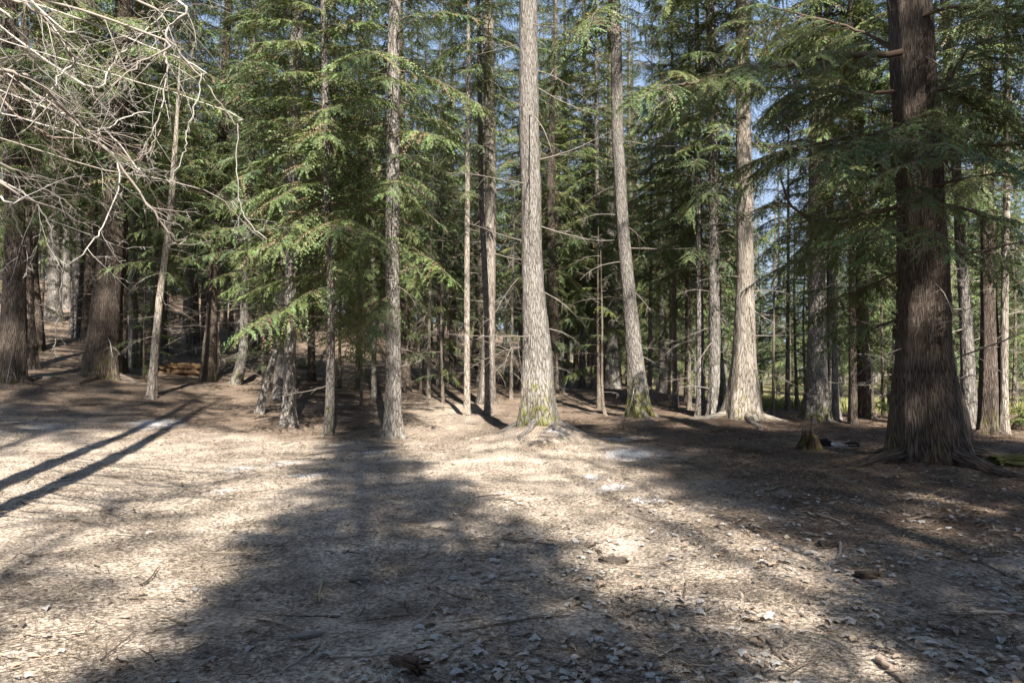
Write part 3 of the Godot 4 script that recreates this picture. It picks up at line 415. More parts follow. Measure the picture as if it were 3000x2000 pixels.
func floor_at(x: float, z: float) -> float:
	var h := ground(x, z)
	h += bump_noise.get_noise_2d(x, z) * 0.06 + bump_noise.get_noise_2d(x * 4.3, z * 4.3) * 0.024 + fine_noise.get_noise_2d(x * 1.3, z * 1.3) * 0.009
	for m in MOUNDS:
		var q = (Vector2(x, z) - Vector2(m[0], m[1])).length_squared() / (m[2] * m[2])
		if q < 6.0:
			h += m[3] * exp(-q)
	return h


# ---------------------------------------------------------------- materials

func noise_tex(kind: int, freq: float, w: int, h: int, setup := {}) -> NoiseTexture2D:
	var nz := FastNoiseLite.new()
	nz.noise_type = kind
	nz.frequency = freq
	nz.seed = setup.get("seed", 1)
	nz.fractal_octaves = setup.get("octaves", 4)
	nz.fractal_type = setup.get("fractal", FastNoiseLite.FRACTAL_FBM)
	if setup.has("ret"):
		nz.cellular_return_type = setup.ret
		nz.cellular_jitter = setup.get("jitter", 1.0)
	if setup.has("warp"):
		nz.domain_warp_enabled = true
		nz.domain_warp_amplitude = setup.warp
		nz.domain_warp_frequency = setup.get("warpf", 0.02)
	var t := NoiseTexture2D.new()
	t.width = w
	t.height = h
	t.seamless = true
	t.seamless_blend_skirt = 0.15
	t.normalize = true
	t.noise = nz
	if setup.has("ramp"):
		var g := Gradient.new()
		var offs := PackedFloat32Array()
		var cols := PackedColorArray()
		for k in setup.ramp:
			offs.append(k[0])
			cols.append(Color(k[1], k[2], k[3]).linear_to_srgb())
		g.offsets = offs
		g.colors = cols
		t.color_ramp = g
	return t


func plain(called: String, rough: float, col := Color.WHITE) -> StandardMaterial3D:
	var m := StandardMaterial3D.new()
	m.resource_name = called
	m.albedo_color = col
	m.roughness = rough
	m.vertex_color_use_as_albedo = true
	m.metallic_specular = 0.35
	return m


func bark(called: String, color_tex: Texture2D, height: Texture2D, depth: float, scale: Vector2) -> StandardMaterial3D:
	var m := plain(called, 0.92)
	m.albedo_texture = color_tex
	m.heightmap_enabled = true
	m.heightmap_texture = height
	m.heightmap_scale = depth
	m.uv1_scale = Vector3(scale.x, scale.y, 1)
	m.metallic_specular = 0.2
	return m


func make_materials() -> void:
	var C := FastNoiseLite.TYPE_CELLULAR
	var S := FastNoiseLite.TYPE_SIMPLEX_SMOOTH
	# scaly fir bark: plates parted by dark cracks
	var plates := {"ret": FastNoiseLite.RETURN_DISTANCE2_SUB, "octaves": 3, "warp": 22.0, "warpf": 0.03, "seed": 4}
	var h1 := noise_tex(C, 0.017, 512, 512, plates)
	var p2 := plates.duplicate()
	p2.ramp = [[0.0, 0.14, 0.115, 0.10], [0.1, 0.3, 0.26, 0.23], [0.25, 0.75, 0.7, 0.65], [0.5, 1.0, 0.97, 0.94], [1.0, 1.13, 1.12, 1.1]]
	for k in p2.ramp:
		for q in 3:
			k[q + 1] = minf(1.0, k[q + 1] * 0.88)
	var c1 := noise_tex(C, 0.017, 512, 512, p2)
	mat.fir = bark("scaly bark", c1, h1, 2.6, Vector2(1, 0.55))
	# fibrous cedar bark: long vertical strips
	var strips := {"octaves": 5, "fractal": FastNoiseLite.FRACTAL_RIDGED, "warp": 12.0, "warpf": 0.012, "seed": 9}
	var h2 := noise_tex(S, 0.014, 512, 512, strips)
	var s2 := strips.duplicate()
	s2.ramp = [[0.0, 1.0, 0.97, 0.93], [0.3, 0.86, 0.81, 0.76], [0.6, 0.5, 0.445, 0.395], [0.85, 0.17, 0.135, 0.112], [1.0, 0.1, 0.08, 0.07]]
	var c2 := noise_tex(S, 0.014, 512, 512, s2)
	mat.cedar = bark("fibrous bark", c2, h2, -2.2, Vector2(2, 0.36))
	mat.cedar.heightmap_scale = 3.0
	mat.cedar.heightmap_flip_texture = true
	# smooth pale bark with fine cracks
	var fine := {"octaves": 5, "seed": 21, "warp": 10.0, "warpf": 0.03}
	var h3 := noise_tex(S, 0.03, 512, 512, fine)
	var f2 := fine.duplicate()
	f2.ramp = [[0.0, 0.42, 0.37, 0.33], [0.35, 0.78, 0.74, 0.69], [0.7, 0.92, 0.9, 0.86], [1.0, 1, 1, 0.97]]
	var c3 := noise_tex(S, 0.03, 512, 512, f2)
	mat.pale = bark("pale bark", c1, h1, 1.5, Vector2(1, 0.4))
	mat.pale.detail_enabled = true
	mat.pale.detail_albedo = c3
	mat.pale.detail_blend_mode = BaseMaterial3D.BLEND_MODE_MUL
	mat.hemlock = mat.fir
	mat.wood = bark("branch bark", c3, h3, 0.3, Vector2(1, 1.5))
	mat.twig = plain("bare twig", 0.9)
	mat.green = plain("leaf spray", 0.55)
	mat.green.backlight_enabled = true
	mat.green.backlight = Color(0.62, 0.66, 0.40)
	mat.green.metallic_specular = 0.4
	mat.leaf = plain("dry leaf", 0.75)
	mat.leaf.backlight_enabled = true
	mat.leaf.backlight = Color(0.3, 0.25, 0.2)
	mat.needle = plain("dry needle", 0.85)
	mat.needle.metallic_specular = 0.2
	mat.moss = plain("moss", 0.95)
	mat.grass = plain("grass blade", 0.6)
	mat.grass.backlight_enabled = true
	mat.grass.backlight = Color(0.6, 0.62, 0.35)
	# forest floor
	var g := plain("forest floor", 0.95)
	var dirt := {"octaves": 6, "seed": 33}
	var hd := noise_tex(S, 0.035, 1024, 1024, dirt)
	var d2 := dirt.duplicate()
	d2.ramp = [[0.0, 0.22, 0.19, 0.17], [0.35, 0.58, 0.54, 0.51], [0.6, 0.86, 0.84, 0.82], [1.0, 1, 1, 1]]
	g.albedo_texture = noise_tex(S, 0.035, 1024, 1024, d2)
	g.heightmap_enabled = true
	g.heightmap_texture = hd
	g.heightmap_scale = 2.6
	g.uv1_scale = Vector3(0.62, 0.62, 1)
	g.metallic_specular = 0.15
	mat.ground = g


# ---------------------------------------------------------------- branches

func live_branch(length: float, twigs: int, leaves: int, leaf_len: float, leaf_w: float, droop: float, tone: Color) -> Branch:
	var b := Branch.new()
	var wood_col := Color(0.10, 0.075, 0.055)
	var pts := []
	var rad := []
	var bend := rr(-0.25, 0.25)
	var lift := rr(0.02, 0.14)
	for k in 9:
		var t := k / 8.0
		pts.append(Vector3(t * length * (1.0 - 0.1 * t), length * (lift * sin(PI * t * 0.75) - droop * t * t + droop * 0.35 * pow(t, 4)), bend * length * t * t + rr(-0.02, 0.02) * length))
		rad.append(lerpf(0.0085, 0.002, t) * length)
	b.wood.tube(pts, rad, 5, wood_col, Vector2(1, 1))
	for k in twigs:
		var t := lerpf(0.12, 1.0, (k + rr(0, 0.8)) / twigs)
		var f := t * 8.0
		var q := mini(int(f), 7)
		var at: Vector3 = pts[q].lerp(pts[q + 1], f - q)
		var ahead: Vector3 = (pts[q + 1] - pts[q]).normalized()
		var side := 1.0 if k % 2 else -1.0
		var across := ahead.cross(Vector3.UP).normalized() * side
		var spread := deg_to_rad(rr(28, 80)) * (1.0 if t < 0.95 else 0.3)
		var dir := (ahead * cos(spread) + across * sin(spread)).normalized()
		var ls := length * (0.34 * sin(PI * (0.22 + 0.68 * t)) + 0.05) * rr(0.35, 1.25)
		var hang := rr(0.1, 0.95) + droop * 0.8
		var shade := rr(0.62, 1.2)
		var warm := rr(-0.12, 0.2)
		var col := Color(tone.r * shade * (1.0 + warm), tone.g * shade, tone.b * shade * (1.0 - warm * 0.6))
		if rng.randf() < 0.06:
			col = Color(0.17, 0.115, 0.065) * rr(0.7, 1.2)
		var roll := rr(-0.8, 0.8)
		var sp := []
		for m in 6:
			var u := m / 5.0
			sp.append(at + dir * ls * u + Vector3.DOWN * ls * hang * u * u * 0.55 + across * rr(-0.015, 0.015))
		b.wood.tube([sp[0], sp[2], sp[4]], [0.0035 * length * 0.6, 0.002, 0.0012], 3, wood_col, Vector2.ONE, false)
		for m in leaves:
			var u := (m + rr(0.0, 0.9)) / leaves
			var g := u * 5.0
			var w := mini(int(g), 4)
			var pos: Vector3 = sp[w].lerp(sp[w + 1], g - w)
			var fwd: Vector3 = (sp[w + 1] - sp[w]).normalized()
			var out := fwd.cross(Vector3.UP.rotated(fwd, roll)).normalized() * (1.0 if m % 2 else -1.0)
			var open := deg_to_rad(rr(25, 58))
			var along := (fwd * cos(open) + out * sin(open) + Vector3(rr(-0.14, 0.14), rr(-0.4, 0.12), rr(-0.14, 0.14))).normalized()
			var ll := leaf_len * (1.0 - 0.5 * u) * rr(0.65, 1.3)
			var up := along.cross(out)
			if up.y < 0.0:
				up = -up
			var wide := along.cross(up.rotated(along, rr(-0.6, 0.6))).normalized() * leaf_w * rr(0.7, 1.25)
			var tint := rr(0.8, 1.2)
			b.green.leaf(pos, along * ll, wide, Vector3.DOWN * ll * rr(-0.1, 0.25), Color(col.r * tint, col.g * tint, col.b * tint))
	b.mesh = b.wood.put(ArrayMesh.new(), mat.twig)
	b.green.put(b.mesh, mat.green)
	return b


func curve_pts(from: Vector3, dir: Vector3, length: float, steps: int, curl: Vector3, wiggle: float) -> Array:
	var pts := [from]
	var p := from
	var d := dir.normalized()
	for k in steps:
		d = (d + curl / steps + Vector3(rr(-1, 1), rr(-1, 1), rr(-1, 1)) * wiggle).normalized()
		p += d * length / steps
		pts.append(p)
	return pts


func taper(r0: float, r1: float, m: int) -> Array:
	var a := []
	for k in m:
		a.append(lerpf(r0, r1, float(k) / (m - 1)))
	return a


# a bare branch that sags and turns up again, with side twigs of their own twigs
func bare_twigs(s: Shape, pts: Array, r0: float, count: int, reach: float, col: Color, depth: int, gravity: float) -> void:
	var m := pts.size() - 1
	for k in count:
		var t := rr(0.12, 1.0)
		var f := t * m
		var q := mini(int(f), m - 1)
		var at: Vector3 = pts[q].lerp(pts[q + 1], f - q)
		var ahead: Vector3 = (pts[q + 1] - pts[q]).normalized()
		var around := ahead.cross(Vector3(rr(-1, 1), rr(-1, 1), rr(-1, 1))).normalized()
		var dir := (ahead * rr(0.3, 1.0) + around * rr(0.5, 1.0)).normalized()
		var ln := reach * (1.0 - 0.6 * t) * rr(0.4, 1.25)
		var curl := Vector3(rr(-0.7, 0.7), -gravity + rr(-0.6, 0.6), rr(-0.7, 0.7))
		var tw := curve_pts(at, dir, ln, 5 if depth > 0 else 3, curl, 0.12)
		var tr := maxf(r0 * 0.45 * (1.0 - 0.5 * t), 0.0018)
		var shade := rr(0.8, 1.15)
		s.tube(tw, taper(tr, tr * 0.35, tw.size()), 3, col * shade, Vector2.ONE, false)
		if depth > 0:
			bare_twigs(s, tw, tr, 2 + rng.randi() % 3, ln * 0.5, col, depth - 1, gravity)


func dead_branch(length: float, count: int, depth: int, col: Color) -> Branch:
	var b := Branch.new()
	var pts := curve_pts(Vector3.ZERO, Vector3(1, rr(-0.15, 0.3), rr(-0.2, 0.2)), length, 7, Vector3(0, rr(-0.9, 0.3), rr(-0.5, 0.5)), 0.06)
	b.wood.tube(pts, taper(0.0055 * length + 0.002, 0.002, 8), 5, col, Vector2.ONE, false)
	bare_twigs(b.wood, pts, 0.008 * length, count, length * 0.38, col, depth, 0.5)
	b.mesh = b.wood.put(ArrayMesh.new(), mat.twig)
	return b


func make_branches() -> void:
	var cedar := Color(0.108, 0.150, 0.050)
	var hemlock := Color(0.084, 0.126, 0.050)
	var young := Color(0.125, 0.162, 0.050)
	for k in 4:
		live.append(live_branch(2.2, 44, 26, 0.088, 0.0118, rr(0.2, 0.4), cedar))
	for k in 3:
		live.append(live_branch(2.0, 50, 28, 0.062, 0.0092, rr(0.08, 0.25), hemlock))
	for k in 2:
		live.append(live_branch(1.8, 38, 24, 0.095, 0.0125, rr(0.3, 0.5), young))
	for k in 3:
		live_far.append(live_branch(2.2, 30, 13, 0.16, 0.024, rr(0.2, 0.4), cedar))
	for k in 3:
		live_far.append(live_branch(2.0, 32, 13, 0.13, 0.021, rr(0.05, 0.3), hemlock))
	for k in 4:
		dead.append(dead_branch(1.5, 7, 1, Color(0.19, 0.16, 0.13)))
	for k in 3:
		dead.append(dead_branch(1.2, 10, 1, Color(0.26, 0.23, 0.195)))
	for k in 2:
		dead.append(dead_branch(0.5, 2, 0, Color(0.17, 0.14, 0.115)))


# ---------------------------------------------------------------- trees

func along_axis(pts: Array, y: float) -> Array:
	var m := pts.size()
	var k := 0
	while k < m - 2 and y > pts[k + 1].y:
		k += 1
	var t := clampf((y - pts[k].y) / maxf(0.001, pts[k + 1].y - pts[k].y), -1.0, 1.0)
	var a: Vector4 = pts[maxi(k - 1, 0)]
	var b: Vector4 = pts[k]
	var c: Vector4 = pts[k + 1]
	var d: Vector4 = pts[mini(k + 2, m - 1)]
	var s := (c - a) * 0.5
	var e := (d - b) * 0.5
	if k == 0:
		s = c - b
	var t2 := t * t
	var t3 := t2 * t
	var r := b * (2 * t3 - 3 * t2 + 1) + s * (t3 - 2 * t2 + t) + c * (-2 * t3 + 3 * t2) + e * (t3 - t2)
	return [Vector3(r.x, y, r.z), maxf(0.008, lerpf(b.w, c.w, t))]


func trunk_mesh(kind: String, pts: Array, height: float, sides: int, fine: float, moss: float, seed_: int, hue: Color) -> ArrayMesh:
	var s := Shape.new()
	var nz := FastNoiseLite.new()
	nz.seed = seed_
	nz.frequency = 1.0
	nz.fractal_octaves = 3
	var r1: float = along_axis(pts, 1.2)[1]
	var lobes := 4 + seed_ % 3
	var phase := seed_ * 1.7
	var flare := 0.28 if kind == "cedar" else 0.55
	var repeat := maxf(1.0, roundf(TAU * r1 / 0.42))
	var rows := []
	var y := -0.25
	while y < height:
		rows.append(y)
		y += fine * (1.0 + maxf(0.0, y - 1.0) * 0.22)
	rows.append(height)
	for y2 in rows:
		var ax := along_axis(pts, y2)
		var p: Vector3 = ax[0]
		var r: float = ax[1]
		var low := 0.7 * exp(-maxf(y2, 0.0) / (0.2 + r1 * 0.5)) + 0.45 * exp(-maxf(y2, 0.0) / (0.5 + r1 * 2.2))
		for k in sides + 1:
			var a := TAU * k / sides
			var o := Vector3(cos(a), 0, sin(a))
			var rib := 0.5 + 0.5 * sin(a * lobes + phase + nz.get_noise_2d(y2 * 0.3, seed_) * 2.0)
			var q: float = r * (1.0 + flare * low * (0.55 + 0.9 * rib * rib))
			var wob := nz.get_noise_3d(o.x * 1.6, y2 * 0.5, o.z * 1.6)
			q *= 1.0 + 0.05 * wob
			if kind == "cedar":
				q *= 1.0 + 0.07 * sin(a * (lobes + 2) + phase + y2 * 0.25) * (0.5 + low)
				q += r1 * (0.07 * nz.get_noise_3d(o.x * 7.0, y2 * 0.8, o.z * 7.0) + 0.05 * nz.get_noise_3d(o.x * 16.0, y2 * 1.6, o.z * 16.0))
				if seed_ == CLEFT:
					var gap := wrapf(a - (1.45 + 0.1 * sin(y2 * 0.9)), -PI, PI)
					q *= 1.0 - 0.22 * exp(-gap * gap / 0.02) * step(0.4, 1.6, y2)
			else:
				q += r1 * 0.05 * nz.get_noise_3d(o.x * 9.0, y2 * 2.6, o.z * 9.0)
			var pos := p + o * q
			var patch := nz.get_noise_3d(o.x * 1.3 + 20.0, y2 * 0.8, o.z * 1.3)
			var speck := nz.get_noise_3d(pos.x * 9.0, pos.y * 7.0, pos.z * 9.0)
			var col := hue * (1.0 + 0.28 * patch + 0.18 * speck)
			var lichen := step(0.18, 0.5, nz.get_noise_3d(o.x * 3.0, y2 * 1.6 + 40.0, o.z * 3.0) + speck * 0.35) * (0.45 if kind != "cedar" else 0.15)
			col = col.lerp(Color(0.33, 0.33, 0.30), lichen)
			if moss > 0.0:
				var grow := step(-0.15, 0.25, moss * (1.5 - y2 / (0.25 + 0.6 * moss)) * 0.6 - 0.3 + speck * 0.7 + patch * 0.4)
				col = col.lerp(Color(0.13, 0.135, 0.03) * (1.0 + speck * 0.8), grow * 0.85)
			s.vert(pos, o, Color(col.r, col.g, col.b), Vector2(float(k) / sides * repeat, y2))
	var w := sides + 1
	for j in rows.size() - 1:
		for k in sides:
			var q := j * w + k
			s.i.append_array(PackedInt32Array([q, q + 1, q + w, q + 1, q + w + 1, q + w]))
	# smooth normals from the displaced surface
	var nn := PackedVector3Array()
	nn.resize(s.v.size())
	for j in rows.size():
		for k in w:
			var kl := k - 1 if k > 0 else sides - 1
			var kr := k + 1 if k < sides else 1
			var du := s.v[j * w + kr] - s.v[j * w + kl]
			var dv := s.v[mini(j + 1, rows.size() - 1) * w + k] - s.v[maxi(j - 1, 0) * w + k]
			nn[j * w + k] = dv.cross(du).normalized()
	s.n = nn
	return mesh_of(s, mat[kind])


func branch_xf(pts: Array, y: float, az: float, pitch: float, size: float) -> Transform3D:
	var ax := along_axis(pts, y)
	var b := Basis(Vector3.UP, az) * Basis(Vector3.BACK, pitch) * Basis(Vector3.RIGHT, rr(-0.3, 0.3))
	var out := Vector3(cos(az), 0, -sin(az))
	return Transform3D(b.scaled(Vector3.ONE * size), ax[0] + out * ax[1] * 0.7)


func hue_of(kind: String) -> Color:
	var base := {"cedar": Color(0.195, 0.168, 0.148), "fir": Color(0.225, 0.212, 0.198), "pale": Color(0.36, 0.34, 0.315)}[kind] as Color
	var k := rr(0.85, 1.15)
	return Color(base.r * k, base.g * k, base.b * k)


func crown_places(pts: Array, height: float, base: float, reach: float, gap: float, droop: float, thin := 40.0, shape := 0.75) -> Array:
	var out := []
	var y := base
	var az := rr(0, TAU)
	while y < height - 0.2:
		var t := (y - base) / maxf(0.5, height - base)
		var len := reach * (pow(1.0 - t, shape) * 0.92 + 0.08) * rr(0.6, 1.15)
		if t < 0.12:
			len *= rr(0.5, 1.0)
		az += 2.4 + rr(-0.5, 0.5)
		if shape < 0.5 and bump_noise.get_noise_2d(y * 2.2 + height * 7.0, roundf(az) * 0.0) > 0.22:
			y += rr(0.1, 0.4)
			continue
		out.append(branch_xf(pts, y, az, lerpf(-droop, 0.5, t) + rr(-0.2, 0.2), len / 2.1))
		y += gap * rr(0.5, 1.5) * (1.0 + maxf(0.0, y - thin) * 0.9)
	return out


func build_traced() -> void:
	for k in TREES.size():
		var t: Array = TREES[k]
		var kind: String = t[0]
		var pts := []
		for p in t[3]:
			pts.append(Vector4(p[0], p[1], p[2], p[3]))
		var base := Vector3(t[1], lerpf(ground(t[1], t[2]), floor_at(t[1], t[2]), 0.6) - 0.03, t[2])
		var d := -base.z
		var name_ := {"cedar": "cedar_tree", "fir": "fir_tree", "pale": "pale_barked_tree"}[kind] as String
		var o := thing(name_, t[9], "tree", base, "conifers standing round the clearing")
		var near := d < 20.0
		var tr := part("trunk", trunk_mesh(kind, pts, t[4], 36 if near else 20, 0.06 if near else 0.16, t[8], k + 1, hue_of(kind)), o)
		tr.set_meta("label", "bare %s trunk" % {"cedar": "fibrous brown", "fir": "scaly grey", "pale": "pale smooth"}[kind])
		# roots that run out half buried
		if near and pts[1].w > 0.1:
			for q in 4 + k % 3:
				var an := TAU * (q + rr(-0.3, 0.3)) / (4 + k % 3)
				var run = pts[1].w * rr(3.0, 5.5)
				var rp := []
				for u in 7:
					var f := u / 6.0
					an += rr(-0.12, 0.12)
					var rx = cos(an) * (pts[1].w * 0.7 + run * f)
					var rz = sin(an) * (pts[1].w * 0.7 + run * f)
					var gy := floor_at(base.x + rx, base.z + rz) - base.y
					rp.append(Vector3(rx, gy + pts[1].w * 0.35 * pow(1.0 - f, 2.0) - 0.02 - 0.05 * f, rz))
				var rs := Shape.new()
				rs.tube(rp, taper(pts[1].w * 0.3, 0.025, 7), 9, hue_of(kind) * 0.9, Vector2(1, 1), false)
				part("root", mesh_of(rs, mat[kind]), o)
		var leafy: Branch = live[(k * 5) % 7]
		var places := crown_places(pts, t[4], t[5], t[6] * 1.2, 0.1 / t[7], 0.35, d * 0.58 + 2.0)
		var tints := []
		var rest := []
		for q in places:
			var pick := live[(k * 5 + rng.randi() % 3) % 7] as Branch
			if d < 24.0 and q.origin.y < 1.5 + d * 0.55 - base.y:
				part("bough", pick.mesh, o, q)
				continue
			rest.append(q)
			var g := rr(0.75, 1.3)
			tints.append(Color(g * rr(0.9, 1.15), g, g))
		if rest.size():
			many("crown", leafy.mesh, rest, o, tints).set_meta("kind", "stuff")
		# bare branches below the crown, each one a part of its own on near trees
		var y := rr(0.7, 1.3)
		var top := minf(t[5] + 1.5, t[4] - 0.5)
		var bare := []
		while y < top:
			var size := rr(0.5, 1.15) * clampf(pts[1].w * 9.0, 0.5, 1.2)
			bare.append([branch_xf(pts, y, rr(0, TAU), rr(-0.45, 0.2), size), rng.randi() % dead.size()])
			y += rr(0.12, 0.48) if d < 25.0 else rr(0.25, 0.6)
		for q in bare:
			part("branch", dead[q[1]].mesh, o, q[0])


func crown_shape(pts: Array, height: float, base: float, reach: float, gap: float, kinds: Array, droop: float, thin := 40.0) -> ArrayMesh:
	var wood := Shape.new()
	var green := Shape.new()
	for xf in crown_places(pts, height, base, reach, gap, droop, thin):
		var b: Branch = kinds[rng.randi() % kinds.size()]
		wood.add(b.wood, xf)
		green.add(b.green, xf)
	var m := wood.put(ArrayMesh.new(), mat.twig)
	return green.put(m, mat.green)


func bare_shape(pts: Array, from: float, to: float, gap: float) -> ArrayMesh:
	var wood := Shape.new()
	var y := from
	while y < to:
		var b: Branch = dead[rng.randi() % dead.size()]
		wood.add(b.wood, branch_xf(pts, y, rr(0, TAU), rr(-0.4, 0.2), rr(0.6, 1.4)))
		y += gap * rr(0.4, 1.6)
	return wood.put(ArrayMesh.new(), mat.twig)


# trees of the wood behind: shared shapes, each tree a thing with trunk, crown and bare lower branches
func build_wood() -> void:
	var made := []
	for k in 9:
		var far := k >= 5
		var h := rr(18, 26) if far else rr(16, 21)
		var r := rr(0.11, 0.24)
		var lean := rr(-0.02, 0.02)
		var pts := [Vector4(0, 0, 0, r), Vector4(rr(-0.05, 0.05), 0.6, rr(-0.04, 0.04), r), Vector4(lean * 3 + rr(-0.15, 0.15), 3, rr(-0.12, 0.12), r * 0.9), Vector4(lean * 6 + rr(-0.15, 0.15), 6, rr(-0.15, 0.15), r * 0.78), Vector4(lean * 9, 9, rr(-0.1, 0.1), r * 0.66), Vector4(lean * h, h, 0, 0.015)]
		var kind: String = ["fir", "cedar", "fir", "cedar", "pale"][k % 5]
		var base := rr(1.8, 3.6)
		made.append({
			"kind": kind, "h": h,
			"trunk": trunk_mesh(kind, pts, h, 14 if far else 20, 0.35 if far else 0.16, 0.15, 60 + k, hue_of(kind)),
			"crown": crown_shape(pts, h, base, rr(1.8, 2.6), 0.16 if far else 0.18, live_far if far else (live.slice(0, 4) if k % 2 else live.slice(4, 7)), 0.4, 20.0 if far else 13.0),
			"bare": bare_shape(pts, 0.6, base + 3.5, 0.24 if far else 0.13),
		})
	var spots := []
	for t in TREES:
		spots.append(Vector2(t[1], t[2]))
	var tries := 0
	var count := 0
	var names := {"cedar": "cedar_tree", "fir": "fir_tree", "pale": "pale_barked_tree"}
	while count < WOOD and tries < 20000:
		tries += 1
		var d := sqrt(rr(20.0 * 20.0, 74.0 * 74.0))
		var x := rr(-0.95, 0.95) * d
		var p := Vector2(x, -d)
		var side := x / d
		# the grassy opening and the run of the path stay free
		if side > 0.32 and side < 0.54 and d < 46.0:
			continue
		if side > -0.22 and side < -0.02 and d < 24.0:
			continue
		var free := true
		for q in spots:
			if p.distance_squared_to(q) < (1.4 * 1.4 if d > 28.0 else 2.2 * 2.2):
				free = false
				break
		if not free:
			continue
		spots.append(p)
		var m: Dictionary = made[rng.randi() % 5 if d < 34.0 else 5 + rng.randi() % 4]
		var region := 0 if side < -0.28 else (1 if side < 0.25 else 2)
		var what: String = {"cedar": "brown-barked cedar", "fir": "grey-barked conifer", "pale": "pale-barked tree"}[m.kind]
		var where: String = ["on the rising slope behind the stout leaning cedar", "in the dense wood behind the lone scaly fir", "in the dense wood beyond the grassy opening"][region]
		var how := "slim " if d > 34.0 else ""
		var o := thing(names[m.kind], "%s%s %s" % [how, what, where], "tree", Vector3(x, ground(x, -d) - 0.03, -d), "trees of the wood " + ["up the slope", "behind the clearing", "past the grassy opening"][region])
		var size := rr(0.8, 1.2)
		o.transform.basis = Basis(Vector3.UP, rr(0, TAU)) * Basis(Vector3.RIGHT, rr(-0.03, 0.03)) * Basis.from_scale(Vector3(size * rr(0.85, 1.15), size, size * rr(0.85, 1.15)))
		part("trunk", m.trunk, o)
		part("crown", m.crown, o)
		part("bare_branchwork", m.bare, o)
		count += 1
	# the wood goes on round the open side of the clearing
	for k in 34:
		var x := rr(-38, 38)
		var z := rr(22, 48)
		var m: Dictionary = made[k % 5]
		var what: String = {"cedar": "brown-barked cedar", "fir": "grey-barked conifer", "pale": "pale-barked tree"}[m.kind]
		var o := thing(names[m.kind], "%s in the wood across the open side of the clearing" % what, "tree", Vector3(x, ground(x, z) - 0.03, z), "trees across the open side of the clearing")
		o.transform.basis = Basis(Vector3.UP, rr(0, TAU)).scaled(Vector3.ONE * rr(0.85, 1.1))
		part("trunk", m.trunk, o)
		part("crown", m.crown, o)
	# young trees with leaves down to the ground
	var sap := []
	for k in 3:
		var h := rr(3.5, 5.5)
		var pts := [Vector4(0, 0, 0, 0.035), Vector4(rr(-0.05, 0.05), h * 0.5, rr(-0.05, 0.05), 0.022), Vector4(0, h, 0, 0.006)]
		sap.append([trunk_mesh("fir", pts, h, 8, 0.3, 0.0, 90 + k, Color(0.2, 0.17, 0.14)), crown_shape(pts, h, 0.7, 1.3, 0.17, live.slice(4, 9), 0.3)])
	for s in SAPLINGS:
		var o := thing("young_conifer", s[4], "young tree", Vector3(s[0], ground(s[0], s[1]) - 0.02, s[1]), s[5])
		o.transform.basis = Basis(Vector3.UP, rr(0, TAU)).scaled(Vector3.ONE * s[2])
		part("trunk", sap[s[3]][0], o)
		part("crown", sap[s[3]][1], o)
	# the wood goes on as one mass beyond
	var places := []
	for k in 420:
		var d := sqrt(rr(70.0 * 70.0, 135.0 * 135.0))
		var x := rr(-1.05, 1.05) * d
		places.append(Transform3D(Basis(Vector3.UP, rr(0, TAU)).scaled(Vector3.ONE * rr(0.8, 1.25)), Vector3(x, ground(x, -d), -d)))
	var whole := ArrayMesh.new()
	for m in [made[7].trunk, made[7].crown]:
		for q in m.get_surface_count():
			whole.add_surface_from_arrays(Mesh.PRIMITIVE_TRIANGLES, m.surface_get_arrays(q))
			whole.surface_set_material(whole.get_surface_count() - 1, m.surface_get_material(q))
	var w := many("distant_forest", whole, places, self)
	tag(w, "mass of conifers closing the view far behind the wood", "forest", "", "stuff")


# trees on the open side of the clearing, whose shade falls over the path
func build_shade_trees() -> void:
	for k in SHADE.size():
		var s: Array = SHADE[k]
		var h: float = s[2]
		var r: float = s[3]
		var pts := [Vector4(0, 0, 0, r), Vector4(s[8] * 2.0, 2, 0, r * 0.93), Vector4(s[8] * h * 0.5, h * 0.5, 0, r * 0.65), Vector4(s[8] * h, h, 0, 0.015)]
		var o := thing("fir_tree", s[7], "tree", Vector3(s[0], ground(s[0], s[1]) - 0.02, s[1]), "conifers on the open side of the clearing")
		part("trunk", trunk_mesh("fir", pts, h, 20, 0.2, 0.1, 120 + k, hue_of("fir")), o)
		many("crown", live[k % 7].mesh, crown_places(pts, h, s[4], s[5], s[6], 0.25, 60.0, 0.3), o).set_meta("kind", "stuff")


# ---------------------------------------------------------------- setting

func build_ground() -> void:
	var s := Shape.new()
	var n := 370
	var reach := 170.0
	var a := 5.6
	var xs := []
	for k in n + 1:
		xs.append(reach * sinh(a * (2.0 * k / n - 1.0)) / sinh(a))
	for j in n + 1:
		var z: float = xs[j] - 5.0
		for k in n + 1:
			var x: float = xs[k] + 0.6
			s.vert(Vector3(x, floor_at(x, z), z), Vector3.UP, floor_tone(x, z), Vector2(x, z))
	var w := n + 1
	for j in n:
		for k in n:
			var q := j * w + k
			s.i.append_array(PackedInt32Array([q, q + 1, q + w, q + 1, q + w + 1, q + w]))
	for j in n + 1:
		for k in n + 1:
			var du := s.v[j * w + mini(k + 1, n)] - s.v[j * w + maxi(k - 1, 0)]
			var dv := s.v[mini(j + 1, n) * w + k] - s.v[maxi(j - 1, 0) * w + k]
			s.n[j * w + k] = dv.cross(du).normalized()
	var o := single("ground", mesh_of(s, mat.ground), "bare needle-strewn forest floor", "ground", Transform3D(), "", "structure")
	o.set_meta("kind", "structure")


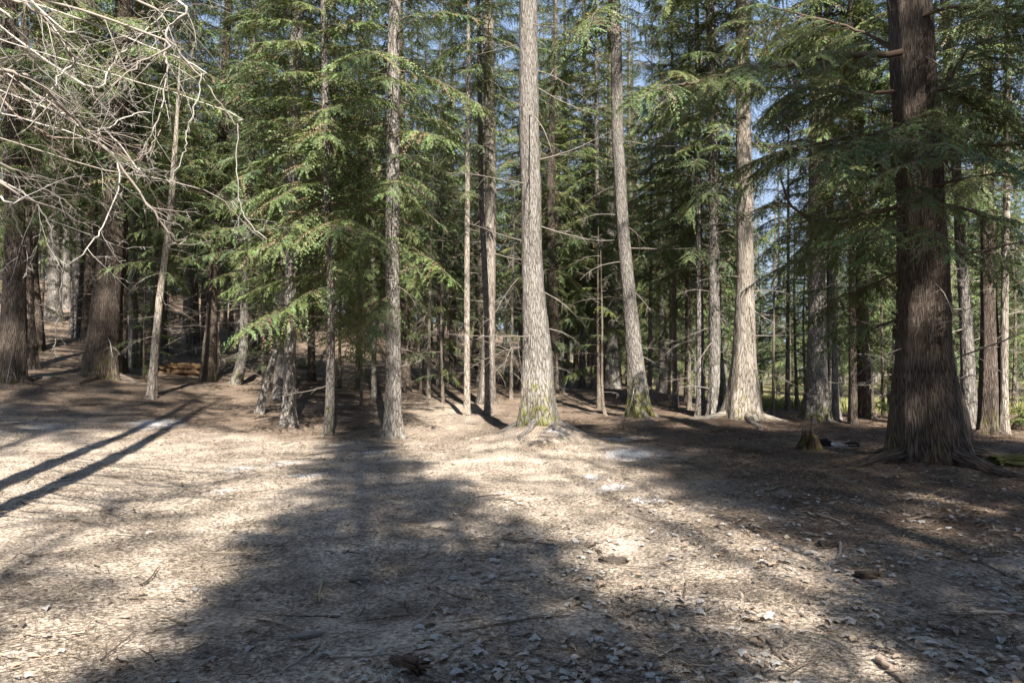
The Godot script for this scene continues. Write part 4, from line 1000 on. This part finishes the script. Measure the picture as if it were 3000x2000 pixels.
# how much of the floor is reddish needle duff rather than trodden pale soil
func duff(x: float, z: float) -> float:
	var d := -z
	var q := tone_noise.get_noise_2d(x * 0.8, z * 0.8) * 0.9 + tone_noise.get_noise_2d(x * 3.0, z * 3.0) * 0.4
	var right := step(-0.6, 1.3, x - 1.7 - 0.03 * d + q) * step(3.8, 6.6, d + q)
	var back := step(11.0, 15.0, d + q * 2.0) * (1.0 - 0.75 * exp(-pow((x + 1.3 + (d - 15.0) * 0.1) / 1.2, 2.0)) * (1.0 - step(18.0, 25.0, d)))
	var behind := step(-1.0, 2.0, z + q)
	return clampf(maxf(maxf(right, back * 0.85), behind * 0.5), 0.0, 1.0)


func floor_tone(x: float, z: float) -> Color:
	var soil := Color(0.42, 0.36, 0.295)
	var red := Color(0.175, 0.130, 0.098)
	var q := tone_noise.get_noise_2d(x * 2.2 + 50.0, z * 2.2)
	var f := fine_noise.get_noise_2d(x * 1.0, z * 1.0)
	var c := soil.lerp(red, duff(x, z)) * (1.0 + 0.34 * q + 0.36 * f + 0.25 * tone_noise.get_noise_2d(x * 0.9 - 20.0, z * 0.9 + 5.0))
	for p in ASH:
		var u := Vector2((x - p[0]) / p[2], (z - p[1]) / p[3])
		var e := 1.0 - u.length() + 0.55 * q + 0.6 * f
		c = c.lerp(Color(0.60, 0.60, 0.61) * (1.0 + 0.35 * f), step(0.15, 0.75, e) * p[4])
	var g := step(7.5, 10.5, x + q) * step(22.0, 25.0, -z + q * 2.0)
	c = c.lerp(Color(0.24, 0.225, 0.11), g * 0.8)
	return Color(c.r, c.g, c.b)


func leaf_mesh(curl: float, cup: float, width: float, col: Color) -> ArrayMesh:
	var s := Shape.new()
	var m := 6
	var prof := [0.05, rr(0.4, 0.8), rr(0.7, 1.1), rr(0.6, 1.0), rr(0.3, 0.65), 0.05]
	for k in m:
		var t := k / (m - 1.0)
		var y := sin(t * PI) * curl + rr(-0.06, 0.06)
		for q in [-1.0, -0.5, 0.0, 0.5, 1.0]:
			var e: float = prof[k] * width * (1.0 + rr(-0.28, 0.22) * absf(q))
			var p := Vector3((t - 0.5) + rr(-0.03, 0.03), y + cup * absf(q) * absf(q) * prof[k] + rr(-0.035, 0.035), q * e)
			var dark := 1.0 - 0.25 * (1.0 if q == 0.0 else 0.0) + rr(-0.12, 0.12)
			s.vert(p, Vector3.UP, Color(col.r * dark, col.g * dark, col.b * dark))
	for k in m - 1:
		for q in 4:
			var a := k * 5 + q
			s.i.append_array(PackedInt32Array([a, a + 5, a + 1, a + 1, a + 5, a + 6]))
	for k in m:
		for q in 5:
			var du := s.v[k * 5 + mini(q + 1, 4)] - s.v[k * 5 + maxi(q - 1, 0)]
			var dv := s.v[mini(k + 1, m - 1) * 5 + q] - s.v[maxi(k - 1, 0) * 5 + q]
			var nn := du.cross(dv).normalized()
			s.n[k * 5 + q] = nn if nn.y > 0 else -nn
	return mesh_of(s, mat.leaf)


func lay(x: float, z: float, size: float, lift: float) -> Transform3D:
	var b := Basis(Vector3.UP, rr(0, TAU)) * Basis(Vector3.RIGHT, rr(-0.28, 0.28)) * Basis(Vector3.BACK, rr(-0.25, 0.25))
	return Transform3D(b.scaled(Vector3.ONE * size), Vector3(x, floor_at(x, z) + lift, z))


func leafiness(x: float, d: float) -> float:
	var q := tone_noise.get_noise_2d(x * 1.7 - 30.0, d * 1.7)
	var w := step(-1.8, 1.6, x) * step(9.5, 4.8, d) * 0.9 + 0.10
	if x < -0.6 and d > 3.6:
		w *= 0.25
	if x > 0.6 and x < 4.6 and d > 21.0 and d < 30.0:
		w = 1.0
	return clampf(w * (0.9 + 2.8 * q), 0.0, 1.0)


func build_litter() -> void:
	var greys := [Color(0.27, 0.245, 0.22), Color(0.19, 0.165, 0.145), Color(0.32, 0.30, 0.275), Color(0.22, 0.165, 0.12), Color(0.27, 0.225, 0.175)]
	var leaves := []
	for k in 10:
		leaves.append(leaf_mesh(rr(0.0, 0.22), rr(-0.12, 0.22), rr(0.25, 0.42), greys[k % 5]))
	var tone := ["grey", "brown-grey", "pale grey", "tan", "buff"]
	var count := 0
	var rest := []
	for k in 10:
		rest.append([])
	var tries := 0
	var total := 0
	while total < 2400 and tries < 90000:
		tries += 1
		var d := lerpf(2.8, 13.0, pow(rng.randf(), 1.5)) if tries % 6 else rr(21.0, 30.0)
		var x := rr(-0.85, 0.85) * d
		if rng.randf() > leafiness(x, d):
			continue
		total += 1
		var v := rng.randi() % 10
		var xf := lay(x, -d, rr(0.035, 0.085), 0.010)
		if count < 300 and d < 5.8 and absf(x) < d * 0.76:
			var on := "on the trodden soil of the path" if duff(x, -d) < 0.5 else "on reddish needle litter"
			single("fallen_leaf", leaves[v], "curled dry %s fallen leaf lying %s" % [tone[v % 5], on], "leaf", xf, "dry leaves strewn over the clearing")
			count += 1
		else:
			rest[v].append(xf)
	var lr := Node3D.new()
	lr.name = "leaf_litter"
	add_child(lr)
	tag(lr, "thin scatter of small dry leaves over the forest floor", "leaf litter", "", "stuff")
	for k in 10:
		if rest[k].size():
			many("leaf_scatter", leaves[k], rest[k], lr)
	# fallen needles and twiglets
	var clumps := []
	for k in 6:
		var s := Shape.new()
		for q in 46:
			var an := rr(0, TAU)
			var at := Vector3(rr(-0.17, 0.17), rr(0.002, 0.014), rr(-0.17, 0.17))
			var ln := rr(0.015, 0.055)
			var dir := Vector3(cos(an), rr(-0.12, 0.16), sin(an)) * ln
			var w := Vector3(-sin(an), rr(-0.3, 0.3), cos(an)) * rr(0.0007, 0.0016)
			var g := rr(0.2, 0.95)
			s.leaf(at - dir * 0.5, dir, w, Vector3.UP * rr(0.0, 0.01), Color(0.33 * g, 0.275 * g, 0.22 * g))
		clumps.append(mesh_of(s, mat.needle))
	var nl := Node3D.new()
	nl.name = "needle_litter"
	add_child(nl)
	tag(nl, "dead conifer needles and twiglets strewn over the floor", "needle litter", "", "stuff")
	for k in 6:
		var places := []
		var tints := []
		for q in 2400:
			var d := lerpf(2.4, 18.0, pow(rng.randf(), 1.35))
			var x := rr(-0.85, 0.85) * d
			if rng.randf() > 0.5 + 1.4 * tone_noise.get_noise_2d(x * 2.4 + 9.0, d * 2.4):
				continue
			var size := rr(0.7, 1.3) * (1.0 + d * 0.03)
			places.append(Transform3D(Basis(Vector3.UP, rr(0, TAU)).scaled(Vector3.ONE * size), Vector3(x, floor_at(x, -d), -d)))
			var u := duff(x, -d)
			var g := rr(0.75, 1.2)
			tints.append(Color(g * lerpf(1.05, 0.72, u), g * lerpf(1.03, 0.54, u), g * lerpf(1.0, 0.45, u)))
		many("needle_scatter", clumps[k], places, nl, tints)
	# broken twiglets and bark flakes
	for k in 4:
		var s := Shape.new()
		for q in 16:
			var an := rr(0, TAU)
			var ln := rr(0.04, 0.22)
			var at := Vector3(rr(-0.45, 0.45), rr(0.004, 0.016), rr(-0.45, 0.45))
			var g := rr(0.4, 1.4)
			if q % 4 == 0:
				s.leaf(at, Vector3(cos(an), rr(-0.1, 0.2), sin(an)) * ln * 0.5, Vector3(-sin(an), rr(-0.2, 0.2), cos(an)) * rr(0.006, 0.018), Vector3.UP * 0.01, Color(0.2 * g, 0.155 * g, 0.12 * g))
			else:
				var pts := curve_pts(at, Vector3(cos(an), rr(-0.03, 0.08), sin(an)), ln, 3, Vector3.ZERO, 0.14)
				s.tube(pts, taper(rr(0.0018, 0.004), 0.001, 4), 3, Color(0.22 * g, 0.175 * g, 0.135 * g), Vector2.ONE, false)
		var tm := mesh_of(s, mat.needle)
		var places := []
		for q in 750:
			var d := lerpf(3.0, 30.0, pow(rng.randf(), 1.2))
			var x := rr(-0.85, 0.85) * d
			if rng.randf() > 0.25 + 0.75 * duff(x, -d):
				continue
			places.append(Transform3D(Basis(Vector3.UP, rr(0, TAU)).scaled(Vector3.ONE * rr(0.7, 1.3) * (1.0 + d * 0.02)), Vector3(x, floor_at(x, -d), -d)))
		many("twiglet_scatter", tm, places, nl)


func build_sticks() -> void:
	for s in STICKS:
		var pts := []
		var m: Array = s[0]
		for k in m.size() - 1:
			for q in 4:
				var t := q / 4.0
				var x := lerpf(m[k][0], m[k + 1][0], t) + rr(-0.012, 0.012)
				var z := lerpf(m[k][1], m[k + 1][1], t) + rr(-0.012, 0.012)
				pts.append(Vector3(x, floor_at(x, z) + s[1] * 0.9 + rr(0.0, 0.012), z))
		var e: Array = m[m.size() - 1]
		pts.append(Vector3(e[0], floor_at(e[0], e[1]) + s[1], e[1]))
		var at: Vector3 = pts[0]
		var own := []
		for p in pts:
			own.append(p - at)
		var o := Shape.new()
		o.tube(own, taper(s[1], s[1] * 0.55, own.size()), 7, s[2], Vector2(1, 1))
		single("fallen_stick", mesh_of(o, mat.wood), s[3], "stick", Transform3D(Basis(), at), "sticks lying on the forest floor")
	# small twigs, look-alikes
	var kinds := []
	for k in 6:
		var o := Shape.new()
		var pts := curve_pts(Vector3.ZERO, Vector3(1, 0.02, 0), 1.0, 6, Vector3(0, 0, rr(-0.8, 0.8)), 0.12)
		for q in pts.size():
			pts[q].y *= 0.12
		o.tube(pts, taper(0.017, 0.007, 7), 5, Color(0.20, 0.165, 0.135) * rr(0.5, 1.6), Vector2.ONE)
		if k % 2:
			var fork := curve_pts(pts[3], Vector3(0.7, 0.06, rr(-0.8, 0.8)), 0.4, 3, Vector3.ZERO, 0.1)
			o.tube(fork, taper(0.008, 0.004, 4), 4, Color(0.26, 0.21, 0.165), Vector2.ONE)
		kinds.append(mesh_of(o, mat.wood))
	for k in 260:
		var d := lerpf(2.9, 13.0, pow(rng.randf(), 1.3))
		var x := rr(-0.78, 0.78) * d
		var b := Basis(Vector3.UP, rr(0, TAU)).scaled(Vector3.ONE * rr(0.12, 0.5))
		var soil := duff(x, -d) < 0.5
		single("fallen_twig", kinds[k % 6], "thin dry twig lying on %s" % ("the trodden soil" if soil else "the needle litter"), "twig", Transform3D(b, Vector3(x, floor_at(x, -d) + 0.008, -d)), "thin twigs on the floor")


func lump(size: Vector3, rough: float, col: Color, seed_: int, m: Material, rings := 14, sides := 18, chip := 0.0) -> ArrayMesh:
	var s := Shape.new()
	var nz := FastNoiseLite.new()
	nz.seed = seed_
	nz.frequency = 1.0
	for j in rings + 1:
		var ph := PI * j / rings
		for k in sides + 1:
			var a := TAU * k / sides
			var o := Vector3(sin(ph) * cos(a), cos(ph), sin(ph) * sin(a))
			# squared-off ellipsoid with broken faces
			var sq := Vector3(signf(o.x) * pow(absf(o.x), 0.6), signf(o.y) * pow(absf(o.y), 0.7), signf(o.z) * pow(absf(o.z), 0.6))
			var q := 1.0 + rough * nz.get_noise_3dv(o * 2.3) + chip * nz.get_noise_3d(o.x * 2.0, o.y * 9.0, o.z * 9.0)
			var g := 1.0 + 0.5 * nz.get_noise_3d(o.x * 3.0, o.y * 14.0, o.z * 14.0)
			s.vert(sq * size * 0.5 * q, o, Color(col.r * g, col.g * g, col.b * g), Vector2(a, ph))
	var w := sides + 1
	for j in rings:
		for k in sides:
			var q := j * w + k
			s.i.append_array(PackedInt32Array([q, q + w, q + 1, q + 1, q + w, q + w + 1]))
	for j in rings + 1:
		for k in w:
			var kl := k - 1 if k > 0 else sides - 1
			var kr := k + 1 if k < sides else 1
			var nn := (s.v[j * w + kr] - s.v[j * w + kl]).cross(s.v[mini(j + 1, rings) * w + k] - s.v[maxi(j - 1, 0) * w + k])
			if nn.length() > 1e-9:
				nn = nn.normalized()
				s.n[j * w + k] = nn if nn.dot(s.n[j * w + k]) > 0 else -nn
	return mesh_of(s, m)


func rest_at(x: float, z: float, turn: float, lift := 0.0, tilt := 0.0) -> Transform3D:
	return Transform3D(Basis(Vector3.UP, turn) * Basis(Vector3.BACK, tilt), Vector3(x, floor_at(x, z) + lift, z))


func build_pieces() -> void:
	single("bark_slab", lump(Vector3(0.17, 0.03, 0.062), 0.2, Color(0.24, 0.225, 0.215), 3, mat.wood, 10, 20, 0.14), "flat dark grey bark slab lying on the shaded path", "bark", rest_at(PLACE.slab.x, PLACE.slab.y, 0.42, 0.012))
	single("bark_slab", lump(Vector3(0.17, 0.024, 0.09), 0.45, Color(0.40, 0.375, 0.345), 8, mat.wood, 10, 22, 0.3), "pale grey torn bark piece among dry leaves", "bark", rest_at(PLACE.torn.x, PLACE.torn.y, -0.7, 0.012))
	single("rotten_wood_chunk", lump(Vector3(0.26, 0.06, 0.07), 0.8, Color(0.135, 0.098, 0.08), 5, mat.wood, 14, 20, 0.4), "broken reddish brown rotten wood chunk on the path", "wood", rest_at(PLACE.chunk.x, PLACE.chunk.y, -0.75, 0.02, 0.2))
	single("rotten_wood_chunk", lump(Vector3(0.16, 0.06, 0.1), 0.6, Color(0.075, 0.065, 0.06), 6, mat.wood, 14, 20, 0.4), "dark crumbling bark chunk at the edge of sunlit soil", "wood", rest_at(PLACE.crumble.x, PLACE.crumble.y, 0.3, 0.02))
	single("rotten_wood_chunk", lump(Vector3(0.2, 0.05, 0.08), 0.5, Color(0.10, 0.085, 0.075), 7, mat.wood, 14, 20, 0.4), "dark bark strip beside a patch of leaves and soil", "wood", rest_at(PLACE.strip.x, PLACE.strip.y, -0.2, 0.02))
	single("rotten_wood_chunk", lump(Vector3(0.18, 0.05, 0.07), 0.5, Color(0.06, 0.05, 0.045), 17, mat.wood, 14, 20, 0.4), "charred looking bark chunk among grey leaves", "wood", rest_at(PLACE.char.x, PLACE.char.y, 0.2, 0.02))
	# jagged stump
	var base := Vector3(PLACE.stump.x, floor_at(PLACE.stump.x, PLACE.stump.y), PLACE.stump.y)
	var st := thing("broken_stump", "small jagged dead stump with splintered spike by grey ash", "stump", base)
	st.scale = Vector3(1.15, 1.3, 1.15)
	var sp := [Vector4(0, 0, 0, 0.13), Vector4(0.01, 0.1, 0, 0.1), Vector4(0.02, 0.17, 0, 0.085), Vector4(0.02, 0.2, 0, 0.03)]
	part("trunk", trunk_mesh("cedar", sp, 0.2, 26, 0.02, 0.3, 41, Color(0.085, 0.065, 0.052)), st)
	for q in 15:
		var an := q * 1.26 + rr(-0.3, 0.3)
		var r := rr(0.02, 0.085)
		var up := rr(0.05, 0.16) if q else 0.36
		var foot := Vector3(cos(an) * r, rr(0.1, 0.16), sin(an) * r)
		var o := Shape.new()
		o.tube([foot, foot + Vector3(cos(an) * 0.01, up * 0.6, sin(an) * 0.01), foot + Vector3(cos(an) * rr(0.0, 0.04), up, sin(an) * rr(0.0, 0.04))], [rr(0.018, 0.034), rr(0.01, 0.02), 0.002], 5, Color(0.10, 0.078, 0.06) * rr(0.6, 1.2))
		part("splinter", mesh_of(o, mat.wood), st)
	single("charred_chunk", lump(Vector3(0.3, 0.16, 0.2), 0.5, Color(0.035, 0.032, 0.032), 12, mat.wood, 14, 18, 0.3), "blackened log end lying beside the jagged stump", "log", rest_at(PLACE.log_end.x, PLACE.log_end.y, 0.3, 0.05))
	single("charred_chunk", lump(Vector3(0.2, 0.09, 0.12), 0.5, Color(0.045, 0.04, 0.04), 13, mat.wood, 14, 18, 0.3), "small black charcoal lump at the rim of grey ash", "log", rest_at(PLACE.coal.x, PLACE.coal.y, -0.3, 0.03))
	single("mossy_log", lump(Vector3(0.7, 0.17, 0.22), 0.55, Color(0.065, 0.064, 0.022), 14, mat.moss, 18, 22, 0.2), "short rotting log capped with yellow-green moss", "log", rest_at(PLACE.moss_log.x, PLACE.moss_log.y, 0.12, 0.06))
	single("rotting_root", lump(Vector3(1.3, 0.42, 0.6), 0.55, Color(0.13, 0.085, 0.05), 15, mat.wood, 20, 24, 0.4), "rotting root mass on the slope with moss on top", "log", rest_at(PLACE.root.x, PLACE.root.y, 0.4, 0.12))
	single("boulder", lump(Vector3(0.75, 0.5, 0.6), 0.25, Color(0.14, 0.13, 0.075), 16, mat.moss, 16, 20, 0.08), "mossy boulder low between thin trunks behind the path", "boulder", rest_at(PLACE.rock.x, PLACE.rock.y, 0.2, 0.14))
	single("boulder", lump(Vector3(0.5, 0.14, 0.35), 0.25, Color(0.15, 0.135, 0.115), 19, mat.wood, 12, 18, 0.08), "flat buried stone at the foot of the stout leaning cedar", "boulder", rest_at(PLACE.stone.x, PLACE.stone.y, 0.2, 0.0))
	# heaps of dead twigs
	for h in HEAPS:
		var o := Shape.new()
		for q in h[3]:
			var an := rr(0, TAU)
			var at := Vector3(rr(-1, 1) * h[2], rr(0.01, 0.09), rr(-1, 1) * h[2] * 0.6)
			var pts := curve_pts(at, Vector3(cos(an), rr(-0.1, 0.35), sin(an)), rr(0.06, 0.24), 4, Vector3(0, rr(-1.4, -0.2), 0), 0.2)
			o.tube(pts, taper(0.003, 0.0015, 5), 3, Color(0.30, 0.215, 0.145) * rr(0.6, 1.3), Vector2.ONE, false)
		single("twig_heap", mesh_of(o, mat.twig), h[4], "twig heap", rest_at(h[0], h[1], 0.0), "", "stuff")
	# thin bent sapling stems
	for s in STEMS:
		var pts := []
		for p in s[2]:
			pts.append(Vector4(p[0], p[1], 0, p[2]))
		var o := thing("thin_sapling", s[3], "sapling", Vector3(s[0], ground(s[0], s[1]) - 0.02, s[1]))
		var top: float = pts[pts.size() - 1].y
		part("trunk", trunk_mesh("fir", pts, top, 10, 0.08, 0.0, 77, Color(0.26, 0.22, 0.18)), o)
		for k in 7:
			part("branch", dead[k % dead.size()].mesh, o, branch_xf(pts, rr(0.6, top), rr(0, TAU), rr(-0.4, 0.3), rr(0.3, 0.6)))


# dead young conifers, bare twigs from foot to tip
func build_dead() -> void:
	for q in DEADS:
		var h: float = q[2]
		var pts := [Vector4(0, 0, 0, 0.06), Vector4(rr(-0.1, 0.1), h * 0.5, rr(-0.1, 0.1), 0.045), Vector4(rr(-0.2, 0.2), h, 0, 0.01)]
		var o := thing("dead_conifer", q[3], "dead tree", Vector3(q[0], ground(q[0], q[1]) - 0.02, q[1]), "leafless dead conifers in the wood")
		part("trunk", trunk_mesh("fir", pts, h, 14, 0.12, 0.0, 170, Color(0.3, 0.27, 0.23)), o)
		for k in int(h * 11.0):
			var y := rr(0.9, h)
			part("branch", dead[rng.randi() % 7].mesh, o, branch_xf(pts, y, rr(0, TAU), rr(-0.9, -0.1), rr(0.5, 1.3) * (1.15 - 0.6 * y / h)))


func build_green() -> void:
	# grass of the sunlit opening
	var blades := Shape.new()
	for k in 60:
		var an := rr(0, TAU)
		var at := Vector3(rr(-0.3, 0.3), 0, rr(-0.3, 0.3))
		var g := rr(0.7, 1.3)
		blades.leaf(at, Vector3(cos(an) * rr(0.05, 0.2), rr(0.15, 0.5), sin(an) * rr(0.05, 0.2)), Vector3(-sin(an), 0, cos(an)) * rr(0.006, 0.014), Vector3.ZERO, Color(0.25 * g, 0.245 * g, 0.10 * g))
	var bm := mesh_of(blades, mat.grass)
	var places := []
	for k in 2200:
		var d := rr(22.0, 46.0)
		var x := d * rr(0.30, 0.85)
		places.append(Transform3D(Basis(Vector3.UP, rr(0, TAU)).scaled(Vector3(1.3, rr(0.4, 1.1), 1.3)), Vector3(x, floor_at(x, -d), -d)))
	tag(many("grass", bm, places, self), "pale sunlit grass of the opening beyond the trunks", "grass", "", "stuff")
	# leafy ferns low at the edge
	for k in FERNS.size():
		var f: Array = FERNS[k]
		var o := thing("fern", f[3], "fern", Vector3(f[0], floor_at(f[0], f[1]), f[1]), "low green plants at the wood's edge")
		for q in 9:
			var b := Basis(Vector3.UP, q * 0.7 + rr(-0.2, 0.2)) * Basis(Vector3.BACK, rr(0.5, 1.0))
			part("frond", live[7 + q % 2].mesh, o, Transform3D(b.scaled(Vector3.ONE * f[2] * rr(0.3, 0.45)), Vector3.ZERO))
	# spindly weed stalks
	for k in WEEDS.size():
		var w: Array = WEEDS[k]
		var s := Shape.new()
		for q in 5:
			var pts := curve_pts(Vector3(rr(-0.04, 0.04), 0, rr(-0.04, 0.04)), Vector3(rr(-0.35, 0.35), 1, rr(-0.35, 0.35)), rr(0.08, 0.2), 3, Vector3.ZERO, 0.1)
			s.tube(pts, taper(0.002, 0.001, 4), 3, Color(0.32, 0.25, 0.16), Vector2.ONE, false)
		single("dry_weed", mesh_of(s, mat.twig), w[2], "weed", Transform3D(Basis(), Vector3(w[0], floor_at(w[0], w[1]), w[1])))


# the leaning, leafless tree whose pale lichen-grey branches reach in over the slope
func build_bare_tree() -> void:
	for k in BARE.size():
		var b: Dictionary = BARE[k]
		var base := Vector3(b.at[0], ground(b.at[0], b.at[1]) - 0.03, b.at[1])
		var o := thing("bare_tree", b.label, "tree", base, "two trunks casting a long double shadow")
		var pts := []
		for p in b.trunk:
			pts.append(Vector4(p[0], p[1], p[2], p[3]))
		part("trunk", trunk_mesh("fir", pts, pts[pts.size() - 1].y, 22, 0.1, 0.1, 140 + k, hue_of("fir")), o)
		many("crown", live[k].mesh, crown_places(pts, pts[pts.size() - 1].y, b.crown, 2.0, 0.2, 0.3), o).set_meta("kind", "stuff")
		for limb in b.limbs:
			var path := []
			for p in limb[0]:
				path.append(Vector3(p[0], p[1], p[2]) - base)
			var ax := along_axis(pts, path[0].y + rr(0.3, 1.3))
			path.push_front(path[0].lerp(ax[0], 0.45) + Vector3(rr(-0.15, 0.15), rr(-0.12, 0.25), rr(-0.2, 0.2)))
			path.push_front(ax[0])
			var smooth := []
			for q in path.size() - 1:
				for u in 5:
					smooth.append(path[q].cubic_interpolate(path[q + 1], path[maxi(q - 1, 0)], path[mini(q + 2, path.size() - 1)], u / 5.0) + Vector3(rr(-1, 1), rr(-1, 1), rr(-1, 1)) * 0.012)
			smooth.append(path[path.size() - 1])
			var s := Shape.new()
			s.tube(smooth, taper(limb[1], 0.004, smooth.size()), 6, limb[3], Vector2.ONE, false)
			bare_twigs(s, smooth, limb[1] * 0.8, limb[2], 0.75, limb[3], 2, 0.35)
			part("branch", mesh_of(s, mat.twig), o)


func build_limbs() -> void:
	# heavy boughs of the great cedar, each with hanging sprays
	var o: Node3D
	for c in get_children():
		if c.has_meta("label") and str(c.get_meta("label")).begins_with("great red-brown cedar"):
			o = c
	for limb in LIMBS:
		var path := []
		for p in limb[0]:
			path.append(Vector3(p[0], p[1], p[2]) - o.position)
		var smooth := []
		for q in path.size() - 1:
			for u in 5:
				smooth.append(path[q].cubic_interpolate(path[q + 1], path[maxi(q - 1, 0)], path[mini(q + 2, path.size() - 1)], u / 5.0) + Vector3(rr(-1, 1), rr(-1, 1), rr(-1, 1)) * 0.012)
		smooth.append(path[path.size() - 1])
		var s := Shape.new()
		s.tube(smooth, taper(limb[1], limb[1] * 0.3, smooth.size()), 8, Color(0.115, 0.09, 0.07), Vector2(1, 1))
		bare_twigs(s, smooth, limb[1] * 0.5, limb[3], 0.5, Color(0.16, 0.13, 0.105), 1, 0.4)
		var w := part("branch", mesh_of(s, mat.wood), o)
		var places := []
		var tints := []
		for k in limb[2]:
			var t := rr(0.2, 1.0)
			var f := t * (smooth.size() - 1)
			var q := mini(int(f), smooth.size() - 2)
			var dir: Vector3 = smooth[q + 1] - smooth[q]
			var az := atan2(-dir.z, dir.x) + (1.0 if k % 2 else -1.0) * rr(0.3, 1.1)
			var b := Basis(Vector3.UP, az) * Basis(Vector3.BACK, rr(-0.55, 0.1)) * Basis(Vector3.RIGHT, rr(-0.4, 0.4))
			places.append(Transform3D(b.scaled(Vector3.ONE * rr(0.3, 0.62)), smooth[q].lerp(smooth[q + 1], f - q)))
			var g := rr(0.8, 1.3)
			tints.append(Color(g * rr(0.9, 1.15), g, g))
		if places.size():
			many("foliage", live[rng.randi() % 4].mesh, places, w, tints).set_meta("kind", "stuff")


# ---------------------------------------------------------------- scene

func _ready() -> void:
	rng.seed = 20240
	var cam := Camera3D.new()
	cam.name = "camera"
	cam.position = Vector3(0, 1.5, 0)
	cam.rotation_degrees.x = 1.718
	cam.fov = 53.13
	cam.near = 0.05
	cam.far = 600.0
	cam.current = true
	add_child(cam)
	var env := Environment.new()
	env.background_mode = Environment.BG_SKY
	env.tonemap_mode = Environment.TONE_MAPPER_LINEAR
	env.tonemap_exposure = EXPOSURE
	env.sdfgi_enabled = true
	env.ssao_enabled = true
	env.ssil_enabled = true
	var sm := ProceduralSkyMaterial.new()
	sm.sky_top_color = Color(0.63, 0.75, 0.93)
	sm.sky_horizon_color = Color(0.83, 0.90, 0.98)
	sm.sky_curve = 0.16
	sm.ground_bottom_color = Color(0.30, 0.27, 0.22)
	sm.ground_horizon_color = Color(0.55, 0.55, 0.5)
	sm.sky_energy_multiplier = SKY
	sm.sun_angle_max = 1.0
	var sky := Sky.new()
	sky.sky_material = sm
	env.sky = sky
	var we := WorldEnvironment.new()
	we.name = "environment"
	we.environment = env
	add_child(we)
	var sun := DirectionalLight3D.new()
	sun.name = "sun"
	sun.light_color = Color(1.0, 0.98, 0.945)
	sun.light_energy = SUN
	sun.light_angular_distance = 0.53
	sun.shadow_enabled = true
	var towards := Vector3(-0.225, -tan(deg_to_rad(SUN_HEIGHT)), -0.988).normalized()
	sun.basis = Basis.looking_at(towards, Vector3.UP)
	add_child(sun)

	bump_noise.seed = 5
	bump_noise.frequency = 0.35
	tone_noise.seed = 8
	tone_noise.frequency = 0.5
	tone_noise.fractal_octaves = 3
	fine_noise.seed = 11
	fine_noise.frequency = 2.6
	fine_noise.fractal_octaves = 4
	make_materials()
	make_branches()
	build_ground()
	build_traced()
	build_limbs()
	build_wood()
	build_shade_trees()
	build_bare_tree()
	build_green()
	build_dead()
	build_pieces()
	build_sticks()
	build_litter()
